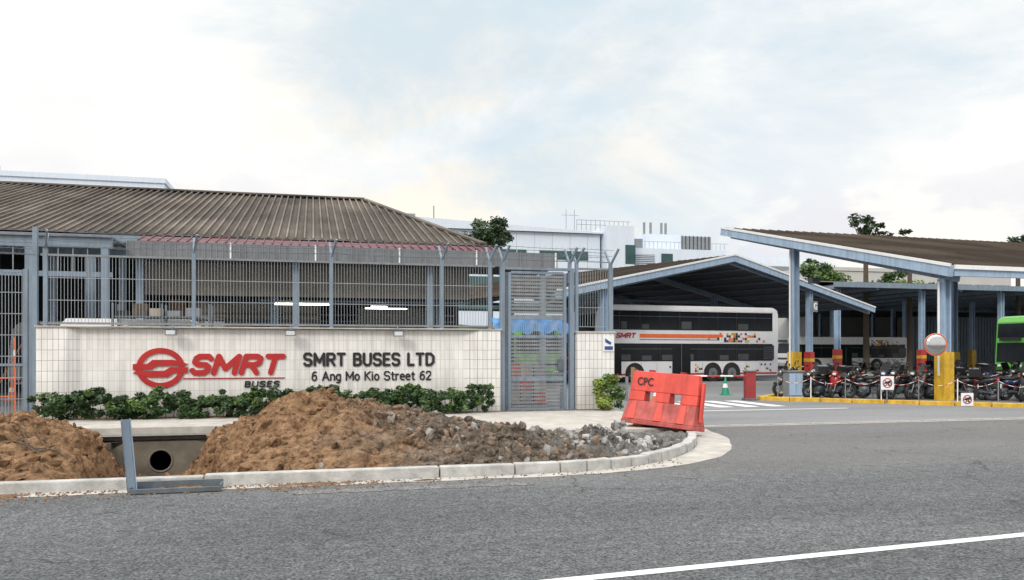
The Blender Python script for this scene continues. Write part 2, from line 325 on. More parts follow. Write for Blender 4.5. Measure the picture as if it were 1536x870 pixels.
def resample(pts,step):
    out=[pts[0]]; acc=0; 
    for a,b in zip(pts[:-1],pts[1:]):
        L=math.dist(a,b)
        if L==0: continue
        t=step-acc
        while t<=L:
            out.append((a[0]+(b[0]-a[0])*t/L,a[1]+(b[1]-a[1])*t/L)); t+=step
        acc=L-(t-step)
    return out
# ---------------------------------------------------------------- ground
g=S('ground')
R=900; hx0,hx1,hy0,hy1=-8,2,.5,6.8
g.add([(-R,-R,0),(R,-R,0),(R,R,0),(-R,R,0),(hx0,hy0,0),(hx1,hy0,0),(hx1,hy1,0),(hx0,hy1,0)],[(0,1,5,4),(1,2,6,5),(2,3,7,6),(3,0,4,7)],groundm); g.done()
rd=S('road')
far=[(-150,.05),(-1,.05)]+[(u-.02,v+.05) for u,v in curve if v<5.75]+[(5.2,5.75),(150,5.75)]
rd.add([(u,v,.004) for u,v in [(-150,-16),(150,-16)]+far[::-1]],[tuple(range(len(far)+2))],asph)
# worn repair strip along the gutter
nn=40; vs=[(-2.9+3.0*i/nn,-.62+.05*noise.noise((i*.35,1,0)),.008) for i in range(nn+1)]+[(-2.9+3.0*i/nn,-.86+.05*noise.noise((i*.35,9,0)),.008) for i in range(nn+1)]
rd.add(vs,[(i,nn+1+i,nn+2+i,i+1) for i in range(nn)],asphp); rd.done()
yd=S('depot_yard'); yd.add([(u,v,.004) for u,v in [(5.25,6.1),(120,6.1),(120,150),(-80,150),(-80,10.6),(5.3,10.6)]],[(0,1,2,3,4,5)],yardm); yd.done()
gt=S('drain_channel'); gt.box(5.2,60,5.75,5.86,-.05,.012,concrete); gt.box(5.2,60,5.86,5.99,-.05,.008,black); gt.box(5.2,60,5.99,6.1,-.05,.012,concrete)
for i in range(160): gt.box(5.25+i*.35,5.31+i*.35,5.86,5.99,.008,.013,galvd)
gt.done()
gu=S('gutter'); pts=resample([(-30,0)]+curve,.25); ov=[];of=[]
for i,p in enumerate(pts):
    q=pts[min(i+1,len(pts)-1)]; pr=pts[max(i-1,0)]; d=Vector((q[0]-pr[0],q[1]-pr[1])).normalized(); nrm=Vector((d.y,-d.x))
    w=.27+.07*noise.noise((p[0]*1.5,p[1]*1.5,0))+.05*noise.noise((p[0]*5,p[1]*5,0))+ (max(0,min(1,(p[0]-1.5)/2))*.35)
    ov.append((p[0]+nrm.x*.0,p[1]+nrm.y*.0,.008)); ov.append((p[0]+nrm.x*w,p[1]+nrm.y*w,.008))
    if i: of.append((2*i-2,2*i-1,2*i+1,2*i))
gu.add(ov,of,concrete); gu.done()
mk=S('lane_marking')
def cam2s(X,Y): return (.970*X+.242*(Y-11.03),-.242*X+.970*(Y-11.03))
a=Vector(cam2s(.46,5.96)); b=Vector(cam2s(4.75,7.42)); d=(b-a).normalized(); n=Vector((-d.y,d.x))*.06
a0=a-d*30; b0=a+d*60
mk.add([(a0.x-n.x,a0.y-n.y,.008),(b0.x-n.x,b0.y-n.y,.008),(b0.x+n.x,b0.y+n.y,.008),(a0.x+n.x,a0.y+n.y,.008)],[(0,1,2,3)],whiteline)
for i in range(5): mk.box(7.6+i*.9,8.1+i*.9,11.5+i*.0,14.5,.008,.0085,whiteline)
mk.box(6,13,10.2,10.35,.008,.0085,whiteline)
mk.done()
kb=S('kerb')
def kblocks(pts,w=.17,h=.15):
    for a,b in zip(pts[:-1],pts[1:]):
        a=Vector(a+(0,));b=Vector(b+(0,));d=(b-a).normalized();L=(b-a).length; n=Vector((-d.y,d.x,0))
        g_=.009; a=a+d*g_; b=b-d*g_
        jz=random.uniform(-.010,.010); jn=n*random.uniform(-.014,.014); tl=random.uniform(-.008,.008)
        vs=[a+jn,b+jn,b+n*w+jn,a+n*w+jn]
        vs=[(v.x,v.y,-.1) for v in vs]+[(v.x+(n.x*.015 if k<2 else 0),v.y+(n.y*.015 if k<2 else 0),h+jz+(tl if k in(1,2) else 0)) for k,v in enumerate(vs)]
        kb.add(vs,[(3,2,1,0),(4,5,6,7),(0,1,5,4),(1,2,6,5),(2,3,7,6),(3,0,4,7)],kerbm)
kblocks([(-40+i*3.0,0) for i in range(14)]+[(.05,0)])
kblocks([(.05,0)]+resample(curve,.42)[1:])
kb.done(.018,2)
# ---------------------------------------------------------------- pavement slab and earth
slabpoly=[(-40,7.15),(-5.9,7.15),(-4.4,7.15),(-.6,7.0),(.4,6.0),(1.3,4.9),(2.4,4.55),(3.6,4.4),(4.75,4.4),(5.0,5.6),(5.16,7.4),(5.22,9.3),(5.22,9.45),(-40,9.45)]
sl=S('pavement'); sl.slab(slabpoly,-.12,.15,concrete); sl.box(-40,5.2,9.452,10.2,-.1,.13,dirt)
sl.box(-7.5,-3.6,7.5,7.8,-1.1,-.125,concd)
sl.done(.015)
cv=S('drain_culvert')
n=24; pc=(-5.68,-.52); r1=.215
ring=[(pc[0]+r1*math.cos(2*math.pi*i/n),pc[1]+r1*math.sin(2*math.pi*i/n)) for i in range(n)]
outer=[]
x0,x1,z0,z1=-6.6,-4.5,-1.1,-.13
for i in range(n):
    c,s_=math.cos(2*math.pi*i/n),math.sin(2*math.pi*i/n); t=1e9
    if c>1e-6: t=min(t,(x1-pc[0])/c)
    if c<-1e-6: t=min(t,(x0-pc[0])/c)
    if s_>1e-6: t=min(t,(z1-pc[1])/s_)
    if s_<-1e-6: t=min(t,(z0-pc[1])/s_)
    outer.append((pc[0]+c*t,pc[1]+s_*t))
vs=[(x,6.9,z) for x,z in ring]+[(x,6.9,z) for x,z in outer]
cv.add(vs,[(i,(i+1)%n,n+(i+1)%n,n+i) for i in range(n)],concd)
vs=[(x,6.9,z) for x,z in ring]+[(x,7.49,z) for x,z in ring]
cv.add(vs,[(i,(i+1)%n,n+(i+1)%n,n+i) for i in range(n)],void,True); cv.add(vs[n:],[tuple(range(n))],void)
cv.box(-6.6,-4.5,6.905,7.14,-.128,-.125,concd)
cv.torus((pc[0],6.9,pc[1]),r1+.01,.022,concd,n=28)
cv.box(-7.05,-6.6,6.8,7.25,-1.1,-.13,concd); cv.box(-4.5,-4.0,6.8,7.25,-1.1,-.13,concd)
cv.done()
def sstep(a,b,x):
    t=max(0,min(1,(x-a)/(b-a))); return t*t*(3-2*t)
PU=[-16,-8.2,-7.5,-6.9,-6.5,-6.0,-4.40,-4.05,-3.5,-3.0,-2.6,-2.1,-1.6,-.7,.25,1.0,1.7,6]
PH=[.35,.55,.52,.42,.28,.02,.02,.24,.55,.78,.84,.80,.68,.49,.33,.16,.03,.02]
def hh(u,v):
    up=u+.16*(v-3.6)
    wob=.35*noise.noise((u*1.2,v*1.2,5.5))
    w=max(0,1-((v-3.5+wob)/3.45)**2)**1.15
    z=.07+w*float(np.interp(up+.25*noise.noise((u*1.6,v*1.6,2.2)),PU,PH))
    n1=noise.fractal((u*.9,v*.9,3.1),.9,2.0,6); n2=noise.fractal((u*4.2,v*4.2,1.7),.65,2.1,5); n3=noise.noise((u*2.2,v*2.2,9)); n4=noise.noise((u*1.7+4,v*1.7,4))
    z+=(.13*n1+.085*n2+.18*abs(n3)-.06+.09*n4)*min(1,(w+.12))
    dd=math.hypot((u-2.45)/.95,(v-2.4)/1.1); z+=.20*max(0,1-dd*dd)*(1+.9*n2)
    dd=math.hypot((u-1.25)/.75,(v-4.3)/.6); z-=.45*(1-sstep(.5,1.1,dd))
    e=.16*n1+.09*n2+.1*n3
    p=(1-sstep(.55,1.15,abs(up+5.22)+e))*sstep(.22,.6,v)
    z=z*(1-p)+(-.80+.10*n1+.06*n2)*p
    if v<.5: z=min(z,.07+.25*(v-.1)) if p<.05 else z
    if u>2.6: z=min(z,.10+.05*n2)
    return z
vg=S('excavated_earth_mound'); us=np.arange(-16,5.0,.05); vv=np.arange(.08,7.32,.05)
idx={};vs=[];fs=[]
for i,u in enumerate(us):
    for j,v in enumerate(vv):
        if v<vlim(u)+.06: continue
        if v>4.6 and u>2.2: continue
        idx[(i,j)]=len(vs); z=hh(u,v)
        vs.append((u,v,z))
for (i,j) in list(idx):
    q=[(i,j),(i+1,j),(i+1,j+1),(i,j+1)]
    if all(k in idx for k in q): fs.append(tuple(idx[k] for k in q))
vg.add(vs,fs,dirt,False); vg.done()
vb=S('verge'); vb.box(-60,-16,.17,7.14,-.1,.14,dirt); vb.done()
def rocks(name,cnt,sampler,mats,s0,s1,pw=2.2):
    rk=S(name)
    base=[(0,0,1),(.89,0,.45),(.28,.85,.45),(-.72,.53,.45),(-.72,-.53,.45),(.28,-.85,.45),(.72,.53,-.45),(-.28,.85,-.45),(-.89,0,-.45),(-.28,-.85,-.45),(.72,-.53,-.45),(0,0,-1)]
    fc=[(0,1,2),(0,2,3),(0,3,4),(0,4,5),(0,5,1),(1,6,2),(2,7,3),(3,8,4),(4,9,5),(5,10,1),(2,6,7),(3,7,8),(4,8,9),(5,9,10),(1,10,6),(11,7,6),(11,8,7),(11,9,8),(11,10,9),(11,6,10)]
    for _ in range(cnt):
        u,v=sampler(); 
        if v<vlim(u)+.2: continue
        if v>7.1 or (u>1 and v>4.4): continue
        sz=s0*(s1/s0)**(random.random()**pw); z=hh(u,v)
        rt=Euler((random.uniform(0,6),random.uniform(0,6),random.uniform(0,6))).to_matrix()
        sc=Vector((random.uniform(.6,1.5),random.uniform(.6,1.3),random.uniform(.3,.9)))*sz
        vs=[]
        for b in base:
            q=Vector(b)*random.uniform(.65,1.2); q=rt@Vector((q.x*sc.x,q.y*sc.y,q.z*sc.z)); vs.append((u+q.x,v+q.y,z+sz*.1+q.z))
        rk.add(vs,fc,random.choice(mats))
    return rk.done()
rocks('earth_clods',3800,lambda:(random.uniform(-9,1),random.uniform(.3,6.5)),[dirt],.012,.12,1.8)
rocks('stone_rubble',1700,lambda:(random.gauss(.2,1.1),random.uniform(.3,5.2)),[rockb,rockb,rockg,dirt,dirt,dirt],.012,.11)
rocks('concrete_rubble',800,lambda:(random.gauss(2.4,.45),random.gauss(2.5,.55)),[rockg,rockg,rockw,dirt],.015,.12,1.8)
rt_=S('exposed_roots')
for i in range(7):
    u=random.uniform(-7.9,-6.6); v=random.uniform(1.5,3.4); p=Vector((u,v,hh(u,v)+.02)); dd=Vector((random.uniform(.2,1),random.uniform(-1,0),0)).normalized()
    for k in range(7):
        q=p+dd*.13; q.z=hh(q.x,q.y)+.02; rt_.cyl(p,q,.012,.010,bark,6); p=q; dd=(dd+Vector((random.uniform(-.3,.3),random.uniform(-.3,.3),0))).normalized()
rt_.done()
sp=S('steel_channel_post'); T=Matrix.Translation((-4.76,-.33,0))@Euler((rad(2),rad(-4.5),0)).to_matrix().to_4x4()
sp.box(-.05,.05,-.005,.005,0,.90,steel,T); sp.box(-.05,-.04,-.005,.06,0,.90,steel_l,T); sp.box(.04,.05,-.005,.06,0,.90,steel_l,T); sp.done()
pl=S('steel_formwork_channel'); pl.box(-4.78,-3.75,-.42,-.40,.012,.07,galvd); pl.box(-4.78,-3.75,-.14,-.12,.012,.12,galvd); pl.box(-4.78,-3.75,-.40,-.14,.012,.03,galv)
for x in (-4.78,-3.77): pl.box(x,x+.02,-.398,-.142,.03,.09,galvd)
for i in range(40):
    x=random.uniform(-4.5,-4.0);y=random.uniform(-.35,-.18); pl.ell((x,y,.035),(.05,.04,.02),dirt,seg=6,rings=4)
pl.done(.004)
sp_=S('soil_spill')
for k,(cx,cy,r) in enumerate([(-2.7,-.15,.28),(-6.4,-.16,.3),(-1.2,-.2,.10)]):
    nn=60; ra=[r*(1+.7*noise.noise((math.cos(2*math.pi*i/nn)*3,math.sin(2*math.pi*i/nn)*3,k*3))+.3*noise.noise((math.cos(2*math.pi*i/nn)*11,math.sin(2*math.pi*i/nn)*11,k))) for i in range(nn)]
    vs=[(cx,cy,.03)]+[(cx+ra[i]*1.6*math.cos(2*math.pi*i/nn),cy+ra[i]*.32*math.sin(2*math.pi*i/nn),.0095) for i in range(nn)]
    sp_.add(vs,[(0,1+i,1+(i+1)%nn) for i in range(nn)],dirt,True)
for i in range(1100):
    u=random.choice([random.gauss(-2.7,.7),random.gauss(-6,1.2),random.uniform(-8,3)]); v=-abs(random.gauss(0,.28))-.03; s_=random.uniform(.006,.022)
    if u>0: v+=vlim(u)
    sp_.add([(u-s_,v,.009),(u,v-s_,.009),(u+s_,v,.009),(u,v+s_,.009),(u,v,.009+s_)],[(0,1,4),(1,2,4),(2,3,4),(3,0,4)],random.choice([dirt,rockb]))
sp_.done()
# ---------------------------------------------------------------- boundary wall with sign
w=S('boundary_wall')
w.box(-8.95,-8.30,10.15,10.55,.0,2.28,tile)
w.box(-8.298,1.64,10.30,10.53,.0,2.27,tile2)
w.box(1.642,2.22,10.15,10.55,.0,2.28,tile)
w.box(-8.98,2.25,10.12,10.58,2.282,2.32,concrete)
w.slab([(-8.298,10.15),(-8.298,10.299),(-8.05,10.299)],.0,2.275,tile)
w.slab([(1.641,10.15),(1.641,10.299),(1.25,10.299)],.0,2.275,tile)
wall=w.done(.006)
L=B('logo_ring',parent=wall)
n=48
def ann(Rx,Rz,rx,rz,a0,a1,y0,y1,mat):
    vs=[];m_=n
    for i in range(m_+1):
        a=a0+(a1-a0)*i/m_; c,s_=math.cos(a),math.sin(a)
        vs+=[(-6.26+Rx*c,y0,1.31+Rz*s_),(-6.26+rx*c,y0,1.31+rz*s_),(-6.26+Rx*c,y1,1.31+Rz*s_),(-6.26+rx*c,y1,1.31+rz*s_)]
    fs=[]
    for i in range(m_):
        k=4*i; fs+=[(k,k+1,k+5,k+4),(k,k+4,k+6,k+2),(k+1,k+3,k+7,k+5)]
    L.add(vs,fs,mat)
ann(.55,.49,.42,.36,rad(0),rad(360),10.26,10.3,signred)
def lp(pts): L.prism([(-6.26+x,1.31+z) for x,z in pts],10.255,10.3,signred)
lp([(-.62,.10),(-.30,.10),(-.18,.20),(.28,.20),(.62,.10),(.55,.05),(.28,.05),(-.08,.05),(-.22,-.04),(-.62,-.04)])
lp([(.62,-.12),(.30,-.12),(.18,-.22),(-.28,-.22),(-.62,-.12),(-.55,-.07),(-.28,-.07),(.08,-.07),(.22,.02),(.62,.02)])
L.done()
blocktext('sign_text_red','SMRT',-5.62,1.12,2.34,.54,10.298,signred,wall,.25,.035,.30,.30)
u_=B('sign_underline',parent=wall); u_.box(-5.75,-3.35,10.275,10.3,1.04,1.062,signred); u_.done()
blocktext('sign_text_small','BUSES',-4.32,.82,.86,.16,10.298,signblk,wall,.22,.03,.34,.15)
blocktext('sign_text_black','SMRT BUSES LTD',-2.9,1.33,3.36,.36,10.298,signblk,wall,.19,.03,.34)
blocktext('sign_text_address','6 Ang Mo Kio Street 62',-2.7,.96,3.07,.25,10.298,signblk,wall,.15,.02,.26)
for u in (-5.97,-3.2,-.53):
    fl=S('floodlight'); fl.box(u-.13,u+.13,9.86,10.02,2.10,2.24,galv); fl.box(u-.10,u+.10,9.852,9.859,2.12,2.22,lampm); fl.beam((u,10.0,2.2),(u,10.2,2.36),.03,.03,galvd); fl.box(u-.15,u+.15,9.84,10.06,2.243,2.26,galvd); fl.done(.01)
p=S('gate_pillar'); p.box(4.36,5.46,10.15,10.60,0,2.22,tile); p.box(4.33,5.49,10.12,10.63,2.222,2.27,concrete); gp=p.done(.006)
sg=S('security_sign'); sg.box(5.12,5.44,10.12,10.145,1.72,2.15,white); sg.box(5.16,5.40,10.112,10.119,1.76,1.86,signblue); sg.prism([(5.17,2.08),(5.36,1.96),(5.33,1.9),(5.18,1.97)],10.11,10.119,signblue); sg.done()
# ---------------------------------------------------------------- fence
def yposts(fb,us,v,z0,zt=4.5,zb=4.0):
    for u in us:
        fb.box(u-.045,u+.045,v-.045,v+.045,z0,zt-.35,steel)
        fb.beam((u,v,zt-.38),(u+.12,v-.32,zt+.05),.05,.05,steel); fb.beam((u,v,zt-.38),(u-.04,v+.32,zt+.05),.05,.05,steel)
def mesh_panel(fb,u0,u1,v,z0,z1,sp=.075,wd=.010,hs=.5):
    n=int((u1-u0)/sp)
    for i in range(n+1):
        u=u0+i*sp; fb.box(u-wd/2,u+wd/2,v-.004,v+.004,z0,z1,galvl)
    k=int((z1-z0)/hs)
    for i in range(k+1):
        z=z0+i*(z1-z0)/k; fb.box(u0,u1,v-.012,v-.005,z-.008,z+.008,galvl)
def barbs(fb,u0,u1,v,zt=4.5):
    for sgn in (-1,1):
        for t in (.25,.6,.95):
            y=v+sgn*.32*t; z=zt-.38+.43*t
            n=max(2,int((u1-u0)/.8)); pr=None
            for i in range(n+1):
                u=u0+(u1-u0)*i/n; zz=z-.03*math.sin(math.pi*((i%4)/4))+random.uniform(-.01,.01)
                if pr: fb.cyl(pr,(u,y,zz),.006,.006,galvd,4)
                pr=(u,y,zz)
            for i in range(int((u1-u0)/.16)):
                u=u0+i*.16; fb.beam((u,y-.02,z-.03),(u+.02,y+.02,z+.03),.005,.005,galvd)
f=S('security_fence')
f.box(-8.9,2.1,10.32,10.38,2.36,2.41,galv); f.box(-8.9,2.1,10.32,10.38,3.98,4.03,galv)
mesh_panel(f,-8.85,2.05,10.35,2.4,4.0)
yposts(f,[-8.8,-5.51,-2.2,.66,1.96],10.35,2.32); barbs(f,-8.8,2.3,10.35)
f.done()
f=S('security_fence'); 
mesh_panel(f,4.45,5.4,10.35,2.4,4.0); yposts(f,[4.42,5.42],10.35,2.27); barbs(f,4.1,5.4,10.35); f.box(4.45,5.4,10.32,10.38,3.98,4.03,galv)
f.box(5.36,5.48,10.3,10.42,2.27,4.05,steel)
f.done()
f=S('mesh_gate_panel')
mesh_panel(f,-13.5,-9.15,10.35,.1,3.6,.07,.012,.45)
for u in (-13.5,-9.22): f.box(u-.05,u+.05,10.3,10.4,0,3.65,steel)
for z in (.1,1.4,3.6): f.box(-13.45,-9.27,10.31,10.338,z-.03,z+.03,steel)
f.box(-9.07,-8.97,10.3,10.42,0,4.65,steel); barbs(f,-13.5,-9.0,10.35,4.3); f.done()
g=S('louvred_steel_gate')
for u in (2.30,4.26): g.box(u-.06,u+.06,10.25,10.40,0,4.0,steel)
for u in (2.50,4.06): g.box(u-.04,u+.04,10.27,10.36,.1,3.86,steel)
for z in (.12,.95,2.12,2.62,3.86): g.box(2.54,4.02,10.28,10.35,z-.035,z+.035,steel)
g.box(2.36,4.2,10.27,10.38,3.93,4.0,steel)
z=.2
while z<3.8:
    if not (2.14<z<2.6): g.box(2.54,4.02,10.30,10.312,z,z+.058,galv)
    z+=.098
for i in range(28):
    u=2.58+i*.052; g.box(u-.006,u+.006,10.315,10.325,.1,3.85,galvl)
g.box(2.36,2.46,10.3,10.33,.1,3.86,galvd)
yposts(g,[2.32,4.22],10.35,3.6,4.5)
barbs(g,2.3,4.3,10.35)
g.box(3.85,4.0,10.22,10.28,1.2,1.5,galvd); g.done()
tp=S('tarpaulin'); vs=[];fs=[]
for i in range(30):
    for j in range(8):
        u=2.2+i*.075; vs.append((u,11.2-.5*(j/7)+.05*math.sin(i*1.3+j),2.66-.42*(j/7)+.05*math.sin(i*.9)*(j/7)+.03*noise.noise((i*.7,j*.8,0))))
for i in range(29):
    for j in range(7): fs.append((i*8+j,(i+1)*8+j,(i+1)*8+j+1,i*8+j+1))
tp.add(vs,fs,bluetarp,True); tp.box(2.3,2.36,10.75,10.81,0,2.2,steel); tp.box(4.2,4.26,10.75,10.81,0,2.2,steel); tp.box(2.3,2.36,11.15,11.2,0,2.62,steel); tp.box(4.2,4.26,11.15,11.2,0,2.62,steel); tp.done()
# ---------------------------------------------------------------- foliage helpers
def leaves(b,centers,n,spread,size,mats,flat=.0):
    per=max(1,n//len(centers))
    for (x,y,z,sc) in centers:
        mat=random.choice(mats)
        for _ in range(per):
            d=Vector((random.gauss(0,1),random.gauss(0,1),random.gauss(0,1))); 
            d=d.normalized()*random.random()**.45
            c=Vector((x+d.x*spread*sc,y+d.y*spread*sc,z+d.z*spread*sc*.75))
            s_=size*random.uniform(.6,1.3); a=Vector((random.gauss(0,1),random.gauss(0,1),random.gauss(0,.6))).normalized(); t=a.cross(Vector((random.gauss(0,1),random.gauss(0,1),random.gauss(0,1)))).normalized()
            b.add([c-a*s_,c+t*s_*.45,c+a*s_,c-t*s_*.45],[(0,1,2,3)],mat)
def tree(name,loc,H,cr_,ch,nl=2600,ncl=34,size=.22,mats=None,sparse=1.0,seed=1):
    random.seed(seed); mats=mats or [lf_d,lf_m,lf_m,lf_l]
    t=B(name,loc); zc=H-ch/2
    p=Vector((0,0,0)); q=Vector((random.uniform(-.3,.3),random.uniform(-.3,.3),H-ch*.85)); r0=.035*H*.5+.05
    t.cyl(p,q,r0,r0*.65,bark,8)
    cs=[]
    for i in range(ncl):
        d=Vector((random.gauss(0,1),random.gauss(0,1),random.gauss(0,1))).normalized()*random.random()**.4
        c=Vector((d.x*cr_*.85,d.y*cr_*.85,zc+d.z*ch*.45)); cs.append((c.x,c.y,c.z,random.uniform(.6,1.25)))
        if i%2==0:
            m=q.lerp(c,.5)+Vector((0,0,-.1*ch)); t.cyl(q,m,r0*.35,r0*.2,bark,5); t.cyl(m,c,r0*.2,r0*.06,bark,5)
    leaves(t,cs,nl,cr_*.34*sparse,size,mats); return t.done()
def hedge(name,u0,u1,n,hmax=.85,v0=9.0,v1=9.95,seed=3,mats=None,size=.05):
    random.seed(seed); h=S(name); mats=mats or [lf_d,lf_d,lf_m,lf_m,lf_m,lf_l]
    for i in range(int((u1-u0)/.16)):
        u=u0+i*.16; h.cyl((u,9.6,.1),(u+random.uniform(-.15,.15),9.5+random.uniform(-.2,.2),.1+hmax*.6),.01,.005,bark,5)
    cs=[]
    for i in range(int((u1-u0)*60)):
        u=random.uniform(u0,u1); v=random.uniform(v0,v1); top=hmax*(.80+.25*noise.noise((u*1.1,v*.7,seed))+.25*noise.noise((u*3,v,1)))
        cs.append((u,v,.12+random.random()**.6*top,random.uniform(.6,1.2)))
    leaves(h,cs,n,.12,size,mats); return h.done()
hedge('hedge',-8.75,-2.9,28000,.76)
hedge('hedge',-2.85,1.75,20000,.76,seed=8)
random.seed(5)
bs=S('shrub'); cs=[(4.95+random.gauss(0,.18),9.55+random.gauss(0,.15),.25+random.random()*.8,1) for _ in range(34)]
for c in cs[:12]: bs.cyl((4.95,9.6,.1),c[:3],.012,.005,bark,5)
leaves(bs,cs,2400,.15,.06,[lf_l,lf_y,lf_m]); bs.done()
# ---------------------------------------------------------------- depot workshop building (left)
b=S('depot_workshop_building')
EZ,RZ,V0,V1=5.72,9.75,19.0,32.5
uL=-45; uE=3.6
def rib(u):
    vt=V1 if u<=0 else V0+(V1-V0)*(uE-u)/uE
    zt=EZ+(RZ-EZ)*(vt-V0)/(V1-V0); return (u,V0-.1,EZ+.03),(u,vt,zt+.06)
b.add([(uL,V0-.15,EZ),(uE,V0-.15,EZ),(0,V1,RZ),(uL,V1,RZ)],[(0,1,2,3)],roofm)
b.add([(uE,V0-.15,EZ),(uE,46,EZ),(0,V1,RZ)],[(0,1,2)],roofm)
b.add([(uL,46,EZ),(uE,46,EZ),(0,V1,RZ),(uL,V1,RZ)],[(3,2,1,0)],roofm)
u=uL+.2
while u<uE-.1:
    a_,c_=rib(u); b.beam(a_,c_,.06,.08,ribm); u+=.31
b.beam((0,V1,RZ+.08),(uE,V0-.1,EZ+.08),.3,.08,ribm); b.beam((uL,V1,RZ+.08),(0,V1,RZ+.08),.5,.08,ribm)
b.box(uL,uE-.05,V0-.12,V0-.02,EZ-.30,EZ-.05,steel)
b.add([(-8.3,17.6,5.35),(4.3,17.6,5.25),(3.9,18.9,5.68),(-8.3,18.9,5.68)],[(0,1,2,3)],maroon)
u=-8.2
while u<4.0: b.beam((u,17.6,5.36),(u,18.9,5.70),.04,.05,maroon); u+=.3
b.box(-8.2,5.6,16.0,18.8,4.98,5.04,greyrib); b.box(-8.2,5.6,15.92,16.0,4.62,5.12,greyrib)
for i in range(80): b.box(-8.2+i*.173,-8.17+i*.173,15.90,15.919,4.62,5.12,greyfac)
for u in (-5.2,-2.6,0.1,2.7,5.5): b.box(u,u+.05,15.88,15.899,4.6,5.14,white)
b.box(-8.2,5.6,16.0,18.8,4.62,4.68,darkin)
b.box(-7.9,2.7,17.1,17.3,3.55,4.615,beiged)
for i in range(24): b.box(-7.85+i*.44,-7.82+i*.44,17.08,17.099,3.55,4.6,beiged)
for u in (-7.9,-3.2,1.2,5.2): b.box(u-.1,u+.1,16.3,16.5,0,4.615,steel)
for u in range(-40,4,6): b.box(u-.15,u+.15,19.2,19.5,0,5.4,steel)
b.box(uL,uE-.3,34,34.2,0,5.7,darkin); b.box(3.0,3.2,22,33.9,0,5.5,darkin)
b.box(-7.2,-2.4,21.5,21.7,0,3.6,beige); b.box(-4.9,-4.1,21.46,21.499,1.9,2.7,glass); b.box(-4.75,-4.3,21.44,21.459,2.75,2.85,galvd)
b.box(-6.6,-5.9,21.3,21.499,2.5,2.95,white); b.box(-3.6,-2.9,21.44,21.499,1.2,2.5,greyfac)
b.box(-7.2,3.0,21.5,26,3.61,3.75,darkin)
b.box(-.8,2.9,24,24.2,0,3.6,beige)
for z in (2.9,3.15): b.cyl((-7.2,21.3,z),(2.9,21.3,z),.04,.04,galvd,6)
for i in range(10): b.beam((-40+i*4.5,19.3,5.4),(-40+i*4.5,32,9.2),.15,.3,steel)
b.box(-3.95,-2.1,18.5,18.56,3.36,3.42,tube); b.box(-3.95,-2.1,18.48,18.58,3.43,3.48,white)
b.box(-.62,-.05,18.5,18.56,3.30,3.36,tube); b.box(-.7,.9,20.5,20.56,3.36,3.40,tube)
b.box(-4.5,3.0,18.4,18.7,3.481,3.53,steel)
b.box(-7.4,-6.9,18.5,18.9,0,3.5,M('brown_column',(.22,.12,.07),.8,.2)); 
b.done()
s=S('steel_walkway_shelter')
s.box(-20,-8.4,15.0,15.15,4.75,5.05,steel); s.box(-20,-8.4,17.2,17.35,4.75,5.05,steel); s.box(-20,-8.4,14.9,17.5,5.052,5.10,greyrib)
for u in (-18,-15,-12.2,-10.6,-8.6):
    s.box(u-.1,u+.1,15.0,15.2,0,4.748,steel); s.box(u-.08,u+.08,17.2,17.35,0,4.748,steel)
s.box(-20,-8.4,15.03,15.12,3.9,4.05,steel); s.box(-20,-12.6,16,16.1,3.1,3.2,steel_l)
for i in range(30): s.box(-20+i*.39,-19.97+i*.39,15.05,15.08,4.051,4.749,galv)
s.done()
rk=S('storage_rack')
for u in (-8.2,-6.9,-5.6): 
    for v in (14.2,14.9): rk.box(u-.03,u+.03,v-.03,v+.03,0,3.1,galvd)
random.seed(44)
for z in (.4,1.2,2.0,2.7):
    rk.box(-8.17,-5.63,14.2,14.9,z,z+.04,galvd); u=-8.1
    while u<-5.9:
        ww=random.uniform(.2,.45); hh2=random.uniform(.15,.36); rk.box(u,u+ww,14.3,14.8,z+.041,z+.041+hh2,random.choice([beige,greyfac,bark,galv,black,white])); u+=ww+random.uniform(.03,.2)
rk.done()
def facade_block(name,X,Y,ang,W,D,H,rows,mat=whitefar,wmat=greywin,z0=0,win_h=.9,parapet=True,roof=None):
    o=B(name,(X,Y,0),ang); o.box(0,W,0,D,z0,H,mat)
    if parapet:
        o.box(-.15,W+.15,-.15,D+.15,H+.002,H+.5,mat)
    for (zc,h) in rows:
        n=int(W/3.2)
        for i in range(n):
            x=W*(i+.5)/n; ww=W/n*.42
            o.box(x-ww,x+ww,-.03,-.002,zc-h/2,zc+h/2,wmat)
            o.box(x-ww,x+ww,-.06,-.031,zc-h/2-.12,zc-h/2,greyfac)
    return o
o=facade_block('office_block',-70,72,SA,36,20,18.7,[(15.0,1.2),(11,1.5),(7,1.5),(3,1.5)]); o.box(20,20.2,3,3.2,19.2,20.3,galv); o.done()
o=facade_block('workshop_block',-34,44,SA,16,12,4.6,[(2.9,1.2)],mat=steel_l); o.done()
# ---------------------------------------------------------------- white industrial building (centre)
o=B('industrial_building',(-19,119,0),SA)
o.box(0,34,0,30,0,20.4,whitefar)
o.add([(-.5,-.6,22.2),(34.3,-.6,20.6),(34.3,30,20.6),(-.5,30,22.2),(-.5,-.6,20.41),(34.3,-.6,20.41),(34.3,30,20.41),(-.5,30,20.41)],[(0,1,2,3),(4,5,1,0),(5,6,2,1),(7,4,0,3),(6,7,3,2)],whitefar)
o.box(14,22,-.06,-.003,16.2,17.6,greywin); o.box(24,32,-.06,-.003,16.2,17.6,greywin)
for i in range(5): o.box(15.5+i*1.6,15.6+i*1.6,-.09,-.061,16.2,17.6,whitefar)
o.box(0,34,-.05,-.003,12,13.3,greywin); o.box(0,34,-.05,-.003,8,9.3,greywin)
for i in range(12): o.box(i*2.9,i*2.9+.03,-.02,-.003,13.4,20.3,greyfac)
o.box(34.4,39,-2,20,0,21.6,whitefar); o.box(37.5,39.2,-2.06,-2.003,15.6,18.6,greywin); o.box(35,36.6,-2.06,-2.003,10,12,greywin)
